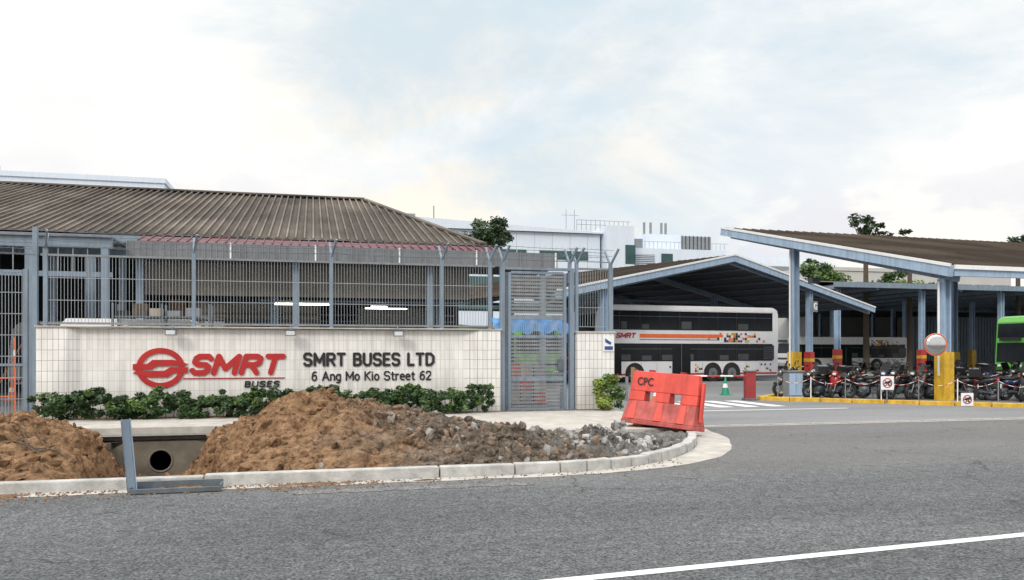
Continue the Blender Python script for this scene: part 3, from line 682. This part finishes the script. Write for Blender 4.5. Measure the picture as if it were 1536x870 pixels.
o.box(39.1,57,1,24,0,18.6,whitefar); o.box(44,56,5,20,18.61,21.6,whitefar); o.box(50.5,56,4.9,4.998,19.2,21.4,greyfac)
for i in range(8): o.box(50.5+i*.72,50.6+i*.72,4.8,4.899,19.2,21.5,signblk)
o.box(39.5,43.8,.9,.998,15,17.6,greyfac)
for i in range(9): o.box(39.5,43.8,.8,.899,15+i*.3,15.1+i*.3,whitefar)
o.box(45,47,.9,.998,14,17.8,greywin); o.box(48,55,.9,.998,16,16.8,greywin); 
o.box(57.1,74,2,20,0,18.0,whitefar); o.box(58,73,1.9,1.998,15.6,16.4,greyfac); o.box(57.1,74,1.9,1.998,11,12.4,greywin)
for i in range(12): o.box(30+i*.78,30.06+i*.78,-.3,-.24,20.9,22.5,galv)
for z in (21.8,22.5): o.box(30,39,-.3,-.24,z,z+.06,galv)
for x in (45,46.2,48.2,49): o.cyl((x,8,21.6),(x,8,24.0),.22,.22,galv,8)
for x in (29,30.4): o.cyl((x,2,20.5),(x,2,24.5),.05,.04,galv,5); o.beam((x-.8,2,23.6),(x+.8,2,23.6),.05,.05,galv)
for i in range(24): o.box(39.1+i*.75,39.14+i*.75,1.0,1.04,18.6,19.7,galv)
o.box(39.1,57,1.0,1.04,19.7,19.75,galv)
o.box(3,5,3,5,22,23,galv); o.cyl((8,4,22),(8,4,24.5),.1,.1,galv,6); o.box(41,42.6,3,5,18.6,20.4,galv)
o.done()
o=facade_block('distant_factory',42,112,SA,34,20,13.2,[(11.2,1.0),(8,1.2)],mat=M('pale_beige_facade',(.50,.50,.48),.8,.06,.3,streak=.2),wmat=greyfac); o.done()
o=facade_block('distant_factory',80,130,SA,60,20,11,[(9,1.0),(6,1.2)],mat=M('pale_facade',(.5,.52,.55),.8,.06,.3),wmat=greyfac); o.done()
# ---------------------------------------------------------------- canopies
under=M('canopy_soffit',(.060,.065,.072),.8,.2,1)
def column(b,x,y,zt,base=yellow,w=.15,bh=1.6,mat=steel):
    b.box(x-w,x-w*.6,y-w,y+w,0,zt,mat); b.box(x+w*.6,x+w,y-w,y+w,0,zt,mat); b.box(x-w*.6,x+w*.6,y-.02,y+.02,0,zt,mat)
    b.box(x-w*1.45,x+w*1.45,y-w*1.4,y+w*1.4,0,bh,base)
    if base is red: b.box(x-w*1.5,x+w*1.5,y-w*1.45,y+w*1.45,bh*.62,bh*.75,yellow)
c=B('motorcycle_shelter_canopy',(14.55,26.9,0),rad(17))
za,zr,run=4.52,7.82,13.3
def roofpl(b,x0,x1,y0,z0,y1,z1,th,top,bot):
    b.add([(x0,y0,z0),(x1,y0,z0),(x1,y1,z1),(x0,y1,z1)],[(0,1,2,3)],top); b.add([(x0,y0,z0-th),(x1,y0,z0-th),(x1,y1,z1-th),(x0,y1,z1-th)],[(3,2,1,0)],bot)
roofpl(c,-.2,45,-.5,za,run,zr,.06,roofb,under)
x=-.1
while x<45: c.beam((x,-.5,za+.03),(x,run,zr+.03),.05,.06,roofb); x+=.5
c.beam((-.3,-.6,za-.17),(-.3,run+.02,zr-.17),.12,.36,steel_l)
c.beam((-.37,-.6,za+.03),(-.37,run+.02,zr+.03),.06,.10,white)
c.box(-.2,45,-.62,-.50,za-.32,za+.0,steel_l); c.box(-.25,45,-.70,-.625,za-.10,za+.04,white)
c.box(-.2,45,run+.03,run+.12,zr-.35,zr+.02,steel)
for xx in (.28,9,18,27,36):
    for yy in (.3,8.4):
        zt=za+(zr-za)*(1-abs(yy-run)/run)-.4; column(c,xx,yy,zt,yellow,.15,1.7,steel_l)
    c.beam((xx,-.3,za-.28),(xx,run,zr-.28),.16,.4,steel)
for k in range(14):
    yy=k*1.0+.2; zz=za+(zr-za)*yy/run-.14; c.beam((-.2,yy,zz),(45,yy,zz),.06,.12,steel)
c.box(.9,1.3,8.0,8.3,4.7,4.95,galvd)
c.cyl((.05,.3,.9),(.05,.3,4.1),.04,.04,white,8); c.cyl((.05,8.4,.9),(.05,8.4,6.1),.04,.04,white,8)
c.done()
c=B('bus_bay_canopy',(3.7,40,0),rad(38.6)); Wd=28.7; ax=12.1; ez,az=5.05,7.45; ez2=4.9; dep=26
def rp2(x0,z0,x1,z1):
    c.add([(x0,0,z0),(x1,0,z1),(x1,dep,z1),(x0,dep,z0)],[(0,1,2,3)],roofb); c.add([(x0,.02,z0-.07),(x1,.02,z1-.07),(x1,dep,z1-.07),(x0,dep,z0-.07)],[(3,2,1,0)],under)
rp2(-2,ez-.4,ax,az); rp2(ax,az,Wd,ez2)
y=.1
while y<dep: c.beam((-2,y,ez-.37),(ax,y,az+.03),.05,.06,roofb); c.beam((ax,y,az+.03),(Wd,y,ez2+.03),.05,.06,roofb); y+=.5
c.beam((-2.1,-.06,ez-.58),(ax,-.06,az-.18),.12,.38,steel_l); c.beam((ax,-.06,az-.18),(Wd+.1,-.06,ez2-.15),.12,.38,steel_l)
c.beam((-2.1,-.14,ez-.37),(ax,-.14,az+.03),.06,.10,white); c.beam((ax,-.14,az+.03),(Wd+.1,-.14,ez2+.03),.06,.1,white)
for yy in (.3,8,16,24):
    for xx in (1.5,20.8):
        zt=(ez-.4+(az-ez+.4)*(xx+2)/(ax+2)) if xx<ax else az+(ez2-az)*(xx-ax)/(Wd-ax); column(c,xx,yy,zt-.3,red if xx>10 else yellow,.17,1.7,steel_l)
    c.beam((-2,yy,ez-.7),(ax,yy,az-.3),.15,.35,steel); c.beam((ax,yy,az-.3),(Wd,yy,ez2-.28),.15,.35,steel)
    if yy>1: c.beam((1.5,yy,5.0),(20.8,yy,5.3),.1,.14,steel)
for k in range(9):
    for (xa,za_,xb,zb_) in ((-2,ez-.4,ax,az),(ax,az,Wd,ez2)):
        t=(k+.5)/9; xx=xa+(xb-xa)*t; zz=za_+(zb_-za_)*t-.14; c.beam((xx,0,zz),(xx,dep,zz),.06,.1,steel)
c.box(20.5,21.1,-.14,-.10,4.35,5.05,greyfac); gsx=c.done()
text('bay_letter_sign','G',20.62,4.47,.36,.48,-.15,white,gsx,.03)
c=B('rear_parking_canopy',(25,62,0),rad(15))
c.add([(0,0,7.1),(75,0,7.1),(75,12,8.4),(0,12,8.4)],[(0,1,2,3)],roofb); c.add([(0,24,7.1),(75,24,7.1),(75,12,8.4),(0,12,8.4)],[(3,2,1,0)],roofb)
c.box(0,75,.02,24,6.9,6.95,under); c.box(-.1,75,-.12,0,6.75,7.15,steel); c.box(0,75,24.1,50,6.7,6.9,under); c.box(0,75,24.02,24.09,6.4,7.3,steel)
for xx in (1,9,17,25,33,41,50): 
    for yy in (1,12,23,36): column(c,xx,yy,6.7,random.choice([yellow,yellow,red]),.18,1.9,steel_l)
for xx in range(0,75,4): c.box(xx,xx+.15,.1,24,6.6,6.88,steel)
c.done()
c=B('corrugated_wall',(44,88,0),rad(14)); c.box(0,60,0,.2,0,5.6,steel)
for i in range(150): c.box(i*.4,i*.4+.15,-.08,-.002,0,5.6,steel)
c.done()
# ---------------------------------------------------------------- buses
def wheel(b,x,y,r=.5,face=-1,w=.3):
    b.cyl((x,y,r),(x,y-face*w,r),r,r,black,22); b.cyl((x,y+face*.015,r),(x,y-face*.05,r),r*.58,r*.58,galv,16); b.cyl((x,y+face*.04,r),(x,y,r),r*.22,r*.28,galvd,10)
    for k in range(8):
        a=k*math.pi/4; b.cyl((x+r*.42*math.cos(a),y+face*.03,r+r*.42*math.sin(a)),(x+r*.42*math.cos(a),y,r+r*.42*math.sin(a)),.03,.03,galvd,5)
def bus(name,loc,rz,Lb,H,double,body,stripe,roofc=white,mosaic=False,txt=False,rear2=False):
    b=B(name,loc,rz); Wd=2.5
    pr=[(.18,.32),(Lb-.05,.32),(Lb,.6),(Lb,H-.35),(Lb-.08,H-.12),(Lb-.3,H),(.75,H),(.4,H-.12),(.22,H-.4),(.05,1.3),(.02,.7)]
    b.prism(pr,0,Wd,body)
    b.prism([(Lb-.1,H-.1),(Lb-.32,H+.035),(.8,H+.035),(.45,H-.09)],.12,Wd-.12,roofc)
    b.box(.5,Lb-.25,-.012,-.002,H-.24,H-.04,roofc)
    bands=[(1.18,2.18)]+([(H-1.36,H-.29)] if double else [])
    if not double: bands=[(1.15,2.4)]
    for s_,yy in ((-1,0),(1,Wd)):
        for (z0,z1) in bands:
            y0,y1=(-.012,-.002) if s_<0 else (Wd+.002,Wd+.012)
            b.box(.35,Lb-.4,y0,y1,z0,z1,glass)
            n=int(Lb/1.35)
            for i in range(1,n):
                x=.35+(Lb-.75)*i/n; yy0,yy1=(-.018,-.0125) if s_<0 else (Wd+.0125,Wd+.018); b.box(x-.03,x+.03,yy0,yy1,z0+.04,z1-.04,signblk)
                if random.random()<.7: b.box(x+.12,x+.12+random.uniform(.3,.8),yy0,yy1,z0+.06,z0+.06+random.uniform(.25,.45),blind if s_<0 else glass)
            yy0,yy1=(-.018,-.0125) if s_<0 else (Wd+.0125,Wd+.018)
            b.box(.5,Lb-.5,yy0-.0006,yy1,z1-.32,z1-.295,galvd)
        yy0,yy1=(-.014,-.004) if s_<0 else (Wd+.004,Wd+.014)
        b.box(.2,Lb-.1,yy0,yy1,.40,.50,stripe)
    def front(z0,z1):
        def fx(z): return .02+.2*max(0,(z-.7))/(H-1.1)
        b.add([(fx(z0)-.0,.12,z0),(fx(z0),Wd-.12,z0),(fx(z1),Wd-.12,z1),(fx(z1),.12,z1)],[(0,1,2,3)],glass,T=Matrix.Translation((-.025,0,0)))
    front(1.0,2.5 if not double else 2.35)
    if double: front(H-1.5,H-.5)
    b.box(-.02,.05,.4,Wd-.4,H-.42 if not double else 2.5,H-.2 if not double else 2.72,signblk)
    for yy in (.2,Wd-.5): b.ell((.0,yy+.15,.72),(.05,.16,.1),lampm)
    b.box(-.06,.1,.1,Wd-.1,.3,.42,signblk)
    b.beam((.1,-.05,2.3),(-.15,-.3,2.1),.04,.04,black); b.box(-.25,-.1,-.4,-.2,1.7,2.15,black)
    b.box(Lb+.002,Lb+.02,.3,Wd-.3,1.4,2.3,glass)
    for yy in (.1,Wd-.25): b.box(Lb+.002,Lb+.02,yy,yy+.15,.7,1.2,taill)
    wx=[2.6,Lb-3.3]+([Lb-4.6] if rear2 else [])
    for x in wx:
        arc=[(x+.60*math.cos(a),.5+.60*math.sin(a)) for a in [rad(t) for t in range(-15,196,15)]]
        b.prism(arc,-.016,-.003,signblk); b.prism(arc,Wd+.003,Wd+.016,signblk)
        wheel(b,x,-.03,.5,-1); wheel(b,x,Wd+.03,.5,1)
    for x in (.55,5.0):
        b.box(x,x+1.2,-.022,-.0185,.45,2.15,glass); b.box(x+.58,x+.62,-.03,-.0225,.45,2.15,galvd)
    for i in range(3,int(Lb)): b.box(i,i+.012,-.006,-.001,.5,1.1,galvd)
    b.box(Lb-1.1,Lb-.3,-.024,-.0187,1.25,2.1,signblk)
    for i in range(7): b.box(Lb-1.05,Lb-.35,-.03,-.0245,1.28+i*.11,1.31+i*.11,galvd)
    if mosaic:
        random.seed(11); cols=[signblk,orange,yellow,white,signblk,M('mosaic_purple',(.12,.03,.15),.4)]
        for i in range(95):
            x=random.uniform(Lb-7.5,Lb-.6); z=random.choice([.56,.68,.80,.92]); 
            x=round(x/.13)*.13
            if any(abs(x-q)<.75 for q in wx) or 4.9<x<6.3: continue
            b.box(x,x+.11,-.0155,-.0125,z,z+.105,random.choice(cols))
        seen=set()
        for i in range(80):
            x=round((Lb-3.0+random.gauss(0,.75))/.16)*.16; z=2.27+.14*random.randint(0,3)
            if x>Lb-.5 or (x,z) in seen: continue
            seen.add((x,z)); b.box(x,x+.14,-.0155,-.0125,z,z+.125,random.choice(cols))
        if double:
            b.box(2.9,Lb-3.9,-.0120,-.0025,2.50,2.72,orange); b.box(2.9,Lb-3.6,-.0120,-.0025,2.38,2.42,galvd)
    o=b.done(.03,2)
    if txt:
        blocktext('bus_logo_text','SMRT',1.4,2.47,1.3,.30,-.004,signred,o,.24,.012,.3,.3)
        r=B('bus_logo',parent=o); r.torus((1.05,-.01,2.62),.15,.04,signred,n=20); r.box(.87,1.23,-.02,-.01,2.59,2.65,signred); r.done()
    return o
random.seed(3)
bus('double_decker_bus',(4.4,43.6,0),rad(20.5),12.3,4.3,True,silver,red,white,True,True,True)
bus('double_decker_bus',(35.2,54.8,0),rad(16),12,4.2,True,green,signblk,green)
bus('single_decker_bus',(25.3,73.0,0),rad(9),12,3.05,False,white,red,white,True)
bus('single_decker_bus',(18,90,0),rad(8),9,3.05,False,silver,red,white)
bus('single_decker_bus',(-3.8,37,0),rad(75),12,3.1,False,green,signblk,green)
bus('single_decker_bus',(2.6,41.5,0),rad(100),12,3.0,False,green,signblk,green)
bus('single_decker_bus',(66,78,0),rad(80),12,3.05,False,green,signblk,green)
bus('single_decker_bus',(-21.5,34,0),rad(14),11,3.0,False,silver,red,white)
v=B('delivery_van',(-13.1,23.2,0),rad(14))
v.prism([(0,.35),(4.6,.35),(4.65,.9),(4.3,1.35),(3.7,2.45),(3.5,2.68),(.15,2.68),(0,2.5)],0,1.8,white); v.prism([(3.05,1.4),(4.15,1.4),(3.65,2.35),(3.05,2.35)],-.012,-.002,glass)
v.box(.3,1.5,-.012,-.002,1.4,2.3,glass); v.box(1.65,2.9,-.012,-.002,1.4,2.3,glass)
for x in (.9,3.7): wheel(v,x,-.01,.33,-1,.2); wheel(v,x,1.81,.33,1,.2)
v.ell((4.6,.3,.85),(.08,.15,.1),lampm); v.ell((4.6,1.5,.85),(.08,.15,.1),lampm); v.done(.05,3)
# ---------------------------------------------------------------- yellow kerb, barriers etc
k=B('yellow_island_kerb'); A=Vector((8.75,28.2,0)); Bq=Vector((20,21.9,0)); d=(Bq-A).normalized(); L_=(Bq-A).length
i=0
while i*1.0<L_: k.beam(A+d*(i*1.0+.01)+Vector((0,0,.06)),A+d*(i*1.0+.99)+Vector((0,0,.06)),.16,.15,yellow); i+=1
k.beam(A+Vector((0,0,.06)),A+Vector((3.5,5.5,.06)),.16,.15,yellow)
k.done(.015)
k=B('parking_island'); k.add([(8.85,28.25,.05),(20,22,.05),(40,30,.05),(30,40,.05),(12.3,33.6,.05)],[(0,1,2,3,4)],yardm); k.done()
r=B('chain_railing'); P0=Vector((9.3,28.0,0))
for i in range(11):
    p_=P0+d*i*1.1; r.cyl(p_,p_+Vector((0,0,.85)),.018,.018,white if i%2 else galv,8)
    if i<10:
        q0=p_+Vector((0,0,.8)); pr=q0
        for t in range(1,9):
            x=t/8; q=q0.lerp(P0+d*(i+1)*1.1+Vector((0,0,.8)),x)-Vector((0,0,.18*math.sin(math.pi*x))); r.cyl(pr,q,.009,.009,white if t%2 else red,5); pr=q
r.done()
bm_=B('boom_barrier',(8.35,28.1,0),rad(0))
bm_.box(-.17,.17,-.17,.17,0,1.0,barredd); bm_.box(-.2,.2,-.2,.2,1.002,1.05,galvd); bm_.box(-.22,.22,-.22,.22,-.01,.08,galvd)
for i in range(9): bm_.box(-.2-.45*(i+1)+.0,-.2-.45*i,-.26,-.22,.84,.89,white if i%2 else red)
bm_.box(-4.4,-4.3,-.27,-.19,0,.84,galv); bm_.done(.01)
bx=B('electrical_cabinet',(10.15,28.9,0),rad(10)); bx.box(-.28,.28,-.2,.2,.1,.98,greyfac); bx.box(-.32,.32,-.24,.24,.982,1.03,galv); bx.box(-.25,-.01,-.212,-.202,.15,.93,steel_l); bx.box(.01,.25,-.212,-.202,.15,.93,steel_l); bx.box(-.3,.3,-.22,.22,0,.098,concrete); bx.done(.01)
def cone(loc,mat,band=white,h=.72):
    c=B('traffic_cone',loc); c.box(-.19,.19,-.19,.19,0,.04,mat); 
    def rr(z): return .145*(1-z/h)+.025
    for z0,z1,m in ((.04,.3,mat),(.3,.46,band),(.46,h,mat)): c.cyl((0,0,z0),(0,0,z1),rr(z0),rr(z1),m,16)
    c.done(.005)
cone((8.4,31.5,0),conegreen); cone((-17.5,28,0),orange); cone((4.6,25.5,0),orange); cone((24.0,52,0),orange)
m=B('convex_mirror',(13.85,26.2,1.94),0); 
m.cyl((0,0,0),(0,-.06,0),.37,.37,greyfac,28); m.ell((0,-.06,0),(.34,.09,.34),chrome,seg=28,rings=12); m.beam((0,0,0),(.7,.9,.1),.04,.04,galv); m.torus((0,-.06,0),.36,.018,orange,n=28); m.done()
def roundsign(loc,r=.26,z0=.35):
    s=B('no_motorcycle_sign',loc); s.box(-r-.04,r+.04,0,.02,z0,z0+2*r+.10,white); c_=z0+r+.05
    s.torus((0,-.004,c_),r*.86,.014,red,n=24); s.beam((-r*.6,-.008,c_+r*.6),(r*.6,-.008,c_-r*.6),.012,.025,red)
    s.torus((-.07,-.006,c_-.04),.05,.012,signblk,n=12); s.torus((.07,-.006,c_-.04),.05,.012,signblk,n=12); s.beam((-.08,-.01,c_),(.1,-.01,c_+.06),.03,.05,signblk)
    s.cyl((0,.04,0),(0,.04,z0+.1),.02,.02,galv,6); s.done()
roundsign((12.25,26.1,.05),.17,.42); roundsign((14.2,24.95,.0),.15,.02)
# ---------------------------------------------------------------- motorcycles
def bike_mesh(name,body,box=False,shield=True):
    b=B(name)
    for x in (.64,-.6):
        b.torus((x,0,.29),.235,.055,black,n=22,k=8); b.torus((x,0,.29),.175,.015,galvd,n=18,k=6); b.cyl((x,-.07,.29),(x,.07,.29),.05,.05,galv,8)
        for k in range(5):
            a=k*2*math.pi/5; b.beam((x,0,.29),(x+.17*math.cos(a),0,.29+.17*math.sin(a)),.02,.03,galvd)
    for s_ in (-1,1):
        b.cyl((.64,.075*s_,.29),(.46,.075*s_,.86),.02,.025,galv,8); b.beam((-.6,.08*s_,.29),(-.12,.08*s_,.36),.03,.05,galvd)
        b.cyl((-.5,.1*s_,.36),(-.4,.1*s_,.68),.025,.02,galvd,8)
        b.cyl((.42,.0,.98),(.34,.34*s_,1.02),.015,.02,black,8); b.cyl((.38,.26*s_,1.02),(.40,.30*s_,1.2),.008,.008,black,6); b.ell((.40,.33*s_,1.22),(.02,.075,.05),black)
        b.ell((.5,.16*s_,.82),(.05,.03,.025),orange)
    T=Euler((0,rad(-18),0)).to_matrix().to_4x4()
    b.ell((.47,0,.72),(.10,.17,.27),body,T); b.ell((.56,0,.92),(.10,.13,.11),body); b.ell((.64,0,.91),(.045,.075,.05),lampm)
    b.ell((.66,0,.50),(.24,.07,.09),body); b.ell((.12,0,.52),(.38,.10,.13),bikeblk); b.ell((-.12,0,.66),(.22,.14,.13),body)
    b.ell((-.42,0,.68),(.38,.14,.12),body,Euler((0,rad(12),0)).to_matrix().to_4x4())
    b.ell((-.12,0,.79),(.30,.14,.065),seatm); b.ell((-.45,0,.83),(.26,.12,.06),seatm)
    b.ell((-.78,0,.73),(.06,.09,.05),taill); b.box(-.88,-.86,-.09,.09,.44,.58,white); b.beam((-.75,0,.7),(-.88,0,.42),.1,.03,black)
    b.box(-.05,.28,-.11,.11,.24,.46,galvd); b.ell((.1,0,.36),(.18,.16,.14),galvd); b.cyl((.2,-.13,.24),(-.75,-.17,.36),.03,.055,chrome,10)
    b.beam((-.2,-.1,.2),(-.2,-.28,.02),.02,.02,galvd)
    if shield: b.add([(.55,-.15,1.0),(.55,.15,1.0),(.42,.13,1.3),(.42,-.13,1.3)],[(0,1,2,3)],glass)
    if box: b.box(-.95,-.6,-.19,.19,.86,1.14,bikeblk)
    else: b.cyl((-.6,-.12,.86),(-.8,0,.9),.012,.012,chrome,6); b.cyl((-.6,.12,.86),(-.8,0,.9),.012,.012,chrome,6)
    o=b.done(.0); me=o.data; bpy.data.objects.remove(o); return me
mk_=[bike_mesh('motorcycle',bikeblk,True),bike_mesh('motorcycle',bikeblk,False,False),bike_mesh('motorcycle',bikeblk,False),bike_mesh('motorcycle',bikesil,True),bike_mesh('motorcycle',bikeblue,False),bike_mesh('motorcycle',bikered,False,False)]
bikes=[0,1,5,2,0,4,2,1,3,0,2,1,4,0,1,2,0,3,1,2,0,5,1,4,2,0,1,0,2,3,1,4,0]
random.seed(21); bi=[0]
def putbike(x,y,rz):
    o=bpy.data.objects.new('motorcycle',mk_[bikes[bi[0]%len(bikes)]]); bi[0]+=1
    scene.collection.objects.link(o); o.location=(x,y,.05); o.rotation_euler=(rad(random.uniform(-9,-4)),0,rz); s_=random.uniform(.93,1.05); o.scale=(s_,s_,s_)
for i in range(16):
    p_=Vector((10.6,29.3,0))+Vector((.885,-.30,0))*i*.58; putbike(p_.x+random.uniform(-.1,.1),p_.y+random.uniform(-.15,.15),rad(random.choice([200,225,170,150,205])+random.uniform(-12,12)))
for i in range(15):
    p_=Vector((11.8,32.0,0))+Vector((.95,-.12,0))*i*.70; putbike(p_.x,p_.y+random.uniform(-.2,.2),rad(random.choice([40,200,160])+random.uniform(-10,10)))
# ---------------------------------------------------------------- red water barrier
b=B('plastic_road_barrier')
def loft(b,x0,x1,z0,d0,z1,d1,mat,ins=0):
    vs=[(x0,-d0/2,z0),(x1,-d0/2,z0),(x1,d0/2,z0),(x0,d0/2,z0),(x0+ins,-d1/2,z1),(x1-ins,-d1/2,z1),(x1-ins,d1/2,z1),(x0+ins,d1/2,z1)]
    b.add(vs,[(3,2,1,0),(4,5,6,7),(0,1,5,4),(1,2,6,5),(2,3,7,6),(3,0,4,7)],mat)
loft(b,-.80,.80,0.03,.62,.12,.62,barrdust); loft(b,-.79,.79,.121,.61,.52,.30,barrdust,.03)
for x0,x1 in ((-.76,-.40),(-.16,.16),(.40,.76)): loft(b,x0,x1,.521,.30,.72,.25,barred)
loft(b,-.76,.76,.721,.25,1.14,.17,barred,.04)
for x in (-.6,.0,.5): loft(b,x-.09,x+.09,.13,.64,.50,.36,barred,.03)
for x in (-.55,.35): loft(b,x,x+.2,0,.5,.029,.5,barredd)
b.box(.79,.84,-.06,.06,.2,1.0,barred); b.cyl((-.35,0,1.14),(-.35,0,1.18),.07,.07,barredd,12); b.cyl((.35,0,1.14),(.35,0,1.18),.07,.07,barredd,12)
ob=b.done(.035,3)
ob.location=(3.08,16.45,.13); ob.rotation_euler=(rad(-7),rad(3.5),rad(-36))
text('barrier_stencil','CPC',-.60,.84,.36,.17,-.128,signblk,ob,.01,0,.002)
b=B('timber_stake',(2.78,18.4,0)); b.box(-.04,.04,-.04,.04,0,1.35,M('timber',(.25,.16,.09),.9,.2)); b.done()
b=B('safety_barricade',(-14.15,21.4,0),rad(14))
for x in (0,.75): b.cyl((x,0,0),(x,0,2.1),.022,.022,orange,8); b.cyl((x,0,1.6),(x,0,1.75),.024,.024,white,8)
b.beam((0,0,1.0),(.75,0,1.0),.03,.04,orange); b.beam((0,0,.5),(.75,0,.5),.03,.04,orange)
b.beam((0,0,.1),(.9,.05,1.9),.03,.04,M('rusty_pipe',(.16,.07,.04),.9,.3)); b.done()
b=S('stacked_crates')
for i in range(3):
    for j in range(3): b.box(3.1+i*.42,3.48+i*.42,13.0,13.5,.1+j*.42,.5+j*.42,[beige,galv,red][(i+j)%3])
b.box(3.0,4.4,12.9,13.6,0,.09,bark); b.done(.01)
# ---------------------------------------------------------------- trees
tree('tree',(-2.6,92,0),17.4,3.1,5.0,6500,34,.24,[lf_d,lf_d,lf_m],seed=2)
tree('tree',(31.0,70,0),13.9,2.2,3.2,1300,18,.2,[lf_d],sparse=.7,seed=4)
tree('tree',(35.3,71,0),12.6,1.4,2.0,520,9,.18,[lf_d],sparse=.7,seed=5)
tree('tree',(45.5,72,0),12.2,1.5,2.2,500,8,.2,[lf_d],sparse=.8,seed=6)
tree('tree',(37.5,100,0),13.6,1.3,3.5,900,10,.22,[lf_d,lf_m],seed=7)
tree('tree',(35,92,0),12.2,3.4,5.5,3500,30,.26,[lf_m,lf_l,lf_l],seed=8)
tree('tree',(46,96,0),11.4,3.8,5,3500,30,.26,[lf_m,lf_l,lf_y],seed=9)
tree('tree',(52,99,0),10.6,3.5,5,3000,26,.26,[lf_l,lf_l,lf_m],seed=12)
random.seed(31)
tl=B('distant_tree_line'); cs=[]
for i in range(260):
    x=random.uniform(-90,190); cs.append((x,150+random.uniform(-4,4)+x*.1,random.uniform(1,8.5),random.uniform(.8,1.5)))
for i in range(0,260,5): tl.cyl((cs[i][0],cs[i][1],0),cs[i][:3],.2,.1,bark,5)
leaves(tl,cs,13000,2.6,.55,[lf_d,lf_m,lf_m,lf_l]); tl.done()
# ---------------------------------------------------------------- light, sky, camera
sunel,sunaz=rad(34),rad(205)
w_=bpy.data.worlds.new('World'); scene.world=w_; w_.use_nodes=True; nt=w_.node_tree; bg=nt.nodes['Background']; bg.inputs['Strength'].default_value=.1
sky=_n(nt,'ShaderNodeTexSky',sky_type='NISHITA'); sky.sun_disc=False; sky.sun_elevation=sunel; sky.sun_rotation=sunaz
tc=_n(nt,'ShaderNodeTexCoord'); sp=_n(nt,'ShaderNodeSeparateXYZ'); nt.links.new(tc.outputs['Generated'],sp.inputs[0])
mp=_n(nt,'ShaderNodeMapping'); mp.inputs['Scale'].default_value=(1,1,1.9); mp.inputs['Location'].default_value=(.35,.2,.1); nt.links.new(tc.outputs['Generated'],mp.inputs['Vector'])
def noi(sc,det,rough,dist=0):
    n=_n(nt,'ShaderNodeTexNoise'); n.inputs['Scale'].default_value=sc; n.inputs['Detail'].default_value=det; n.inputs['Roughness'].default_value=rough; n.inputs['Distortion'].default_value=dist; nt.links.new(mp.outputs[0],n.inputs['Vector']); return n.outputs['Fac']
def mrange(src,a,b,c,d,smooth=True):
    n=_n(nt,'ShaderNodeMapRange'); n.interpolation_type='SMOOTHSTEP' if smooth else 'LINEAR'
    for k_,v_ in (('From Min',a),('From Max',b),('To Min',c),('To Max',d)): n.inputs[k_].default_value=v_
    nt.links.new(src,n.inputs['Value']); return n.outputs[0]
def mix(f_,a,b,bt='MIX'):
    n=_n(nt,'ShaderNodeMixRGB',blend_type=bt)
    for s_,v_ in ((n.inputs[0],f_),(n.inputs[1],a),(n.inputs[2],b)):
        if isinstance(v_,(tuple,float,int)): s_.default_value=v_
        else: nt.links.new(v_,s_)
    return n.outputs[0]
def math_(op,a,b):
    n=_n(nt,'ShaderNodeMath',operation=op)
    for s_,v_ in ((n.inputs[0],a),(n.inputs[1],b)):
        if isinstance(v_,(float,int)): s_.default_value=v_
        else: nt.links.new(v_,s_)
    return n.outputs[0]
n1=noi(2.2,9,.62,.3); n2=noi(5.0,8,.52,.25)
dt=_n(nt,'ShaderNodeVectorMath',operation='DOT_PRODUCT'); dt.inputs[1].default_value=(.13,.90,.42); nt.links.new(tc.outputs['Generated'],dt.inputs[0])
bf=mrange(math_('ADD',dt.outputs['Value'],math_('MULTIPLY',math_('SUBTRACT',n1,.5),.38)),.89,1.01,0,.88)
blue=mix(.9,sky.outputs[0],(7.0,8.3,9.1,1))
cloud=mix(mrange(n2,.42,.66,0,1),(10.9,10.7,10.3,1),(9.9,9.85,9.8,1))
low=mix(mrange(n2,.46,.54,0,1),(10.5,10.15,9.7,1),(8.7,8.65,9.05,1))
cloud=mix(mrange(math_('ADD',sp.outputs[2],math_('MULTIPLY',math_('SUBTRACT',n1,.5),.35)),.10,.24,1,0),cloud,low)
d2=_n(nt,'ShaderNodeVectorMath',operation='DOT_PRODUCT'); d2.inputs[1].default_value=(-.045,.98,.19); nt.links.new(tc.outputs['Generated'],d2.inputs[0])
warm=math_('MULTIPLY',mrange(d2.outputs['Value'],.94,1.0,0,.9),mrange(n2,.52,.45,0,1))
cloud=mix(warm,cloud,(11.2,10.1,8.7,1))
col=mix(bf,cloud,blue)
up_=mrange(sp.outputs[2],.42,.85,1,2.3)
col=mix(1.0,col,up_,'MULTIPLY')
nt.links.new(col,bg.inputs['Color'])
sd=bpy.data.lights.new('sun','SUN'); sd.energy=1.4; sd.angle=rad(12); sd.color=(1,.92,.81); so=bpy.data.objects.new('sun',sd); scene.collection.objects.link(so)
dirv=Vector((math.sin(sunaz)*math.cos(sunel),math.cos(sunaz)*math.cos(sunel),math.sin(sunel))); so.rotation_euler=dirv.to_track_quat('Z','Y').to_euler()
cd=bpy.data.cameras.new('camera'); cam=bpy.data.objects.new('camera',cd); scene.collection.objects.link(cam)
cd.sensor_width=36; cd.lens=28.125; cd.shift_y=93/1536; cd.clip_end=3000; cam.location=(0,0,1.7); cam.rotation_euler=(rad(90),0,0)
scene.camera=cam
scene.view_settings.view_transform='Standard'; scene.view_settings.look='None'; scene.view_settings.exposure=0
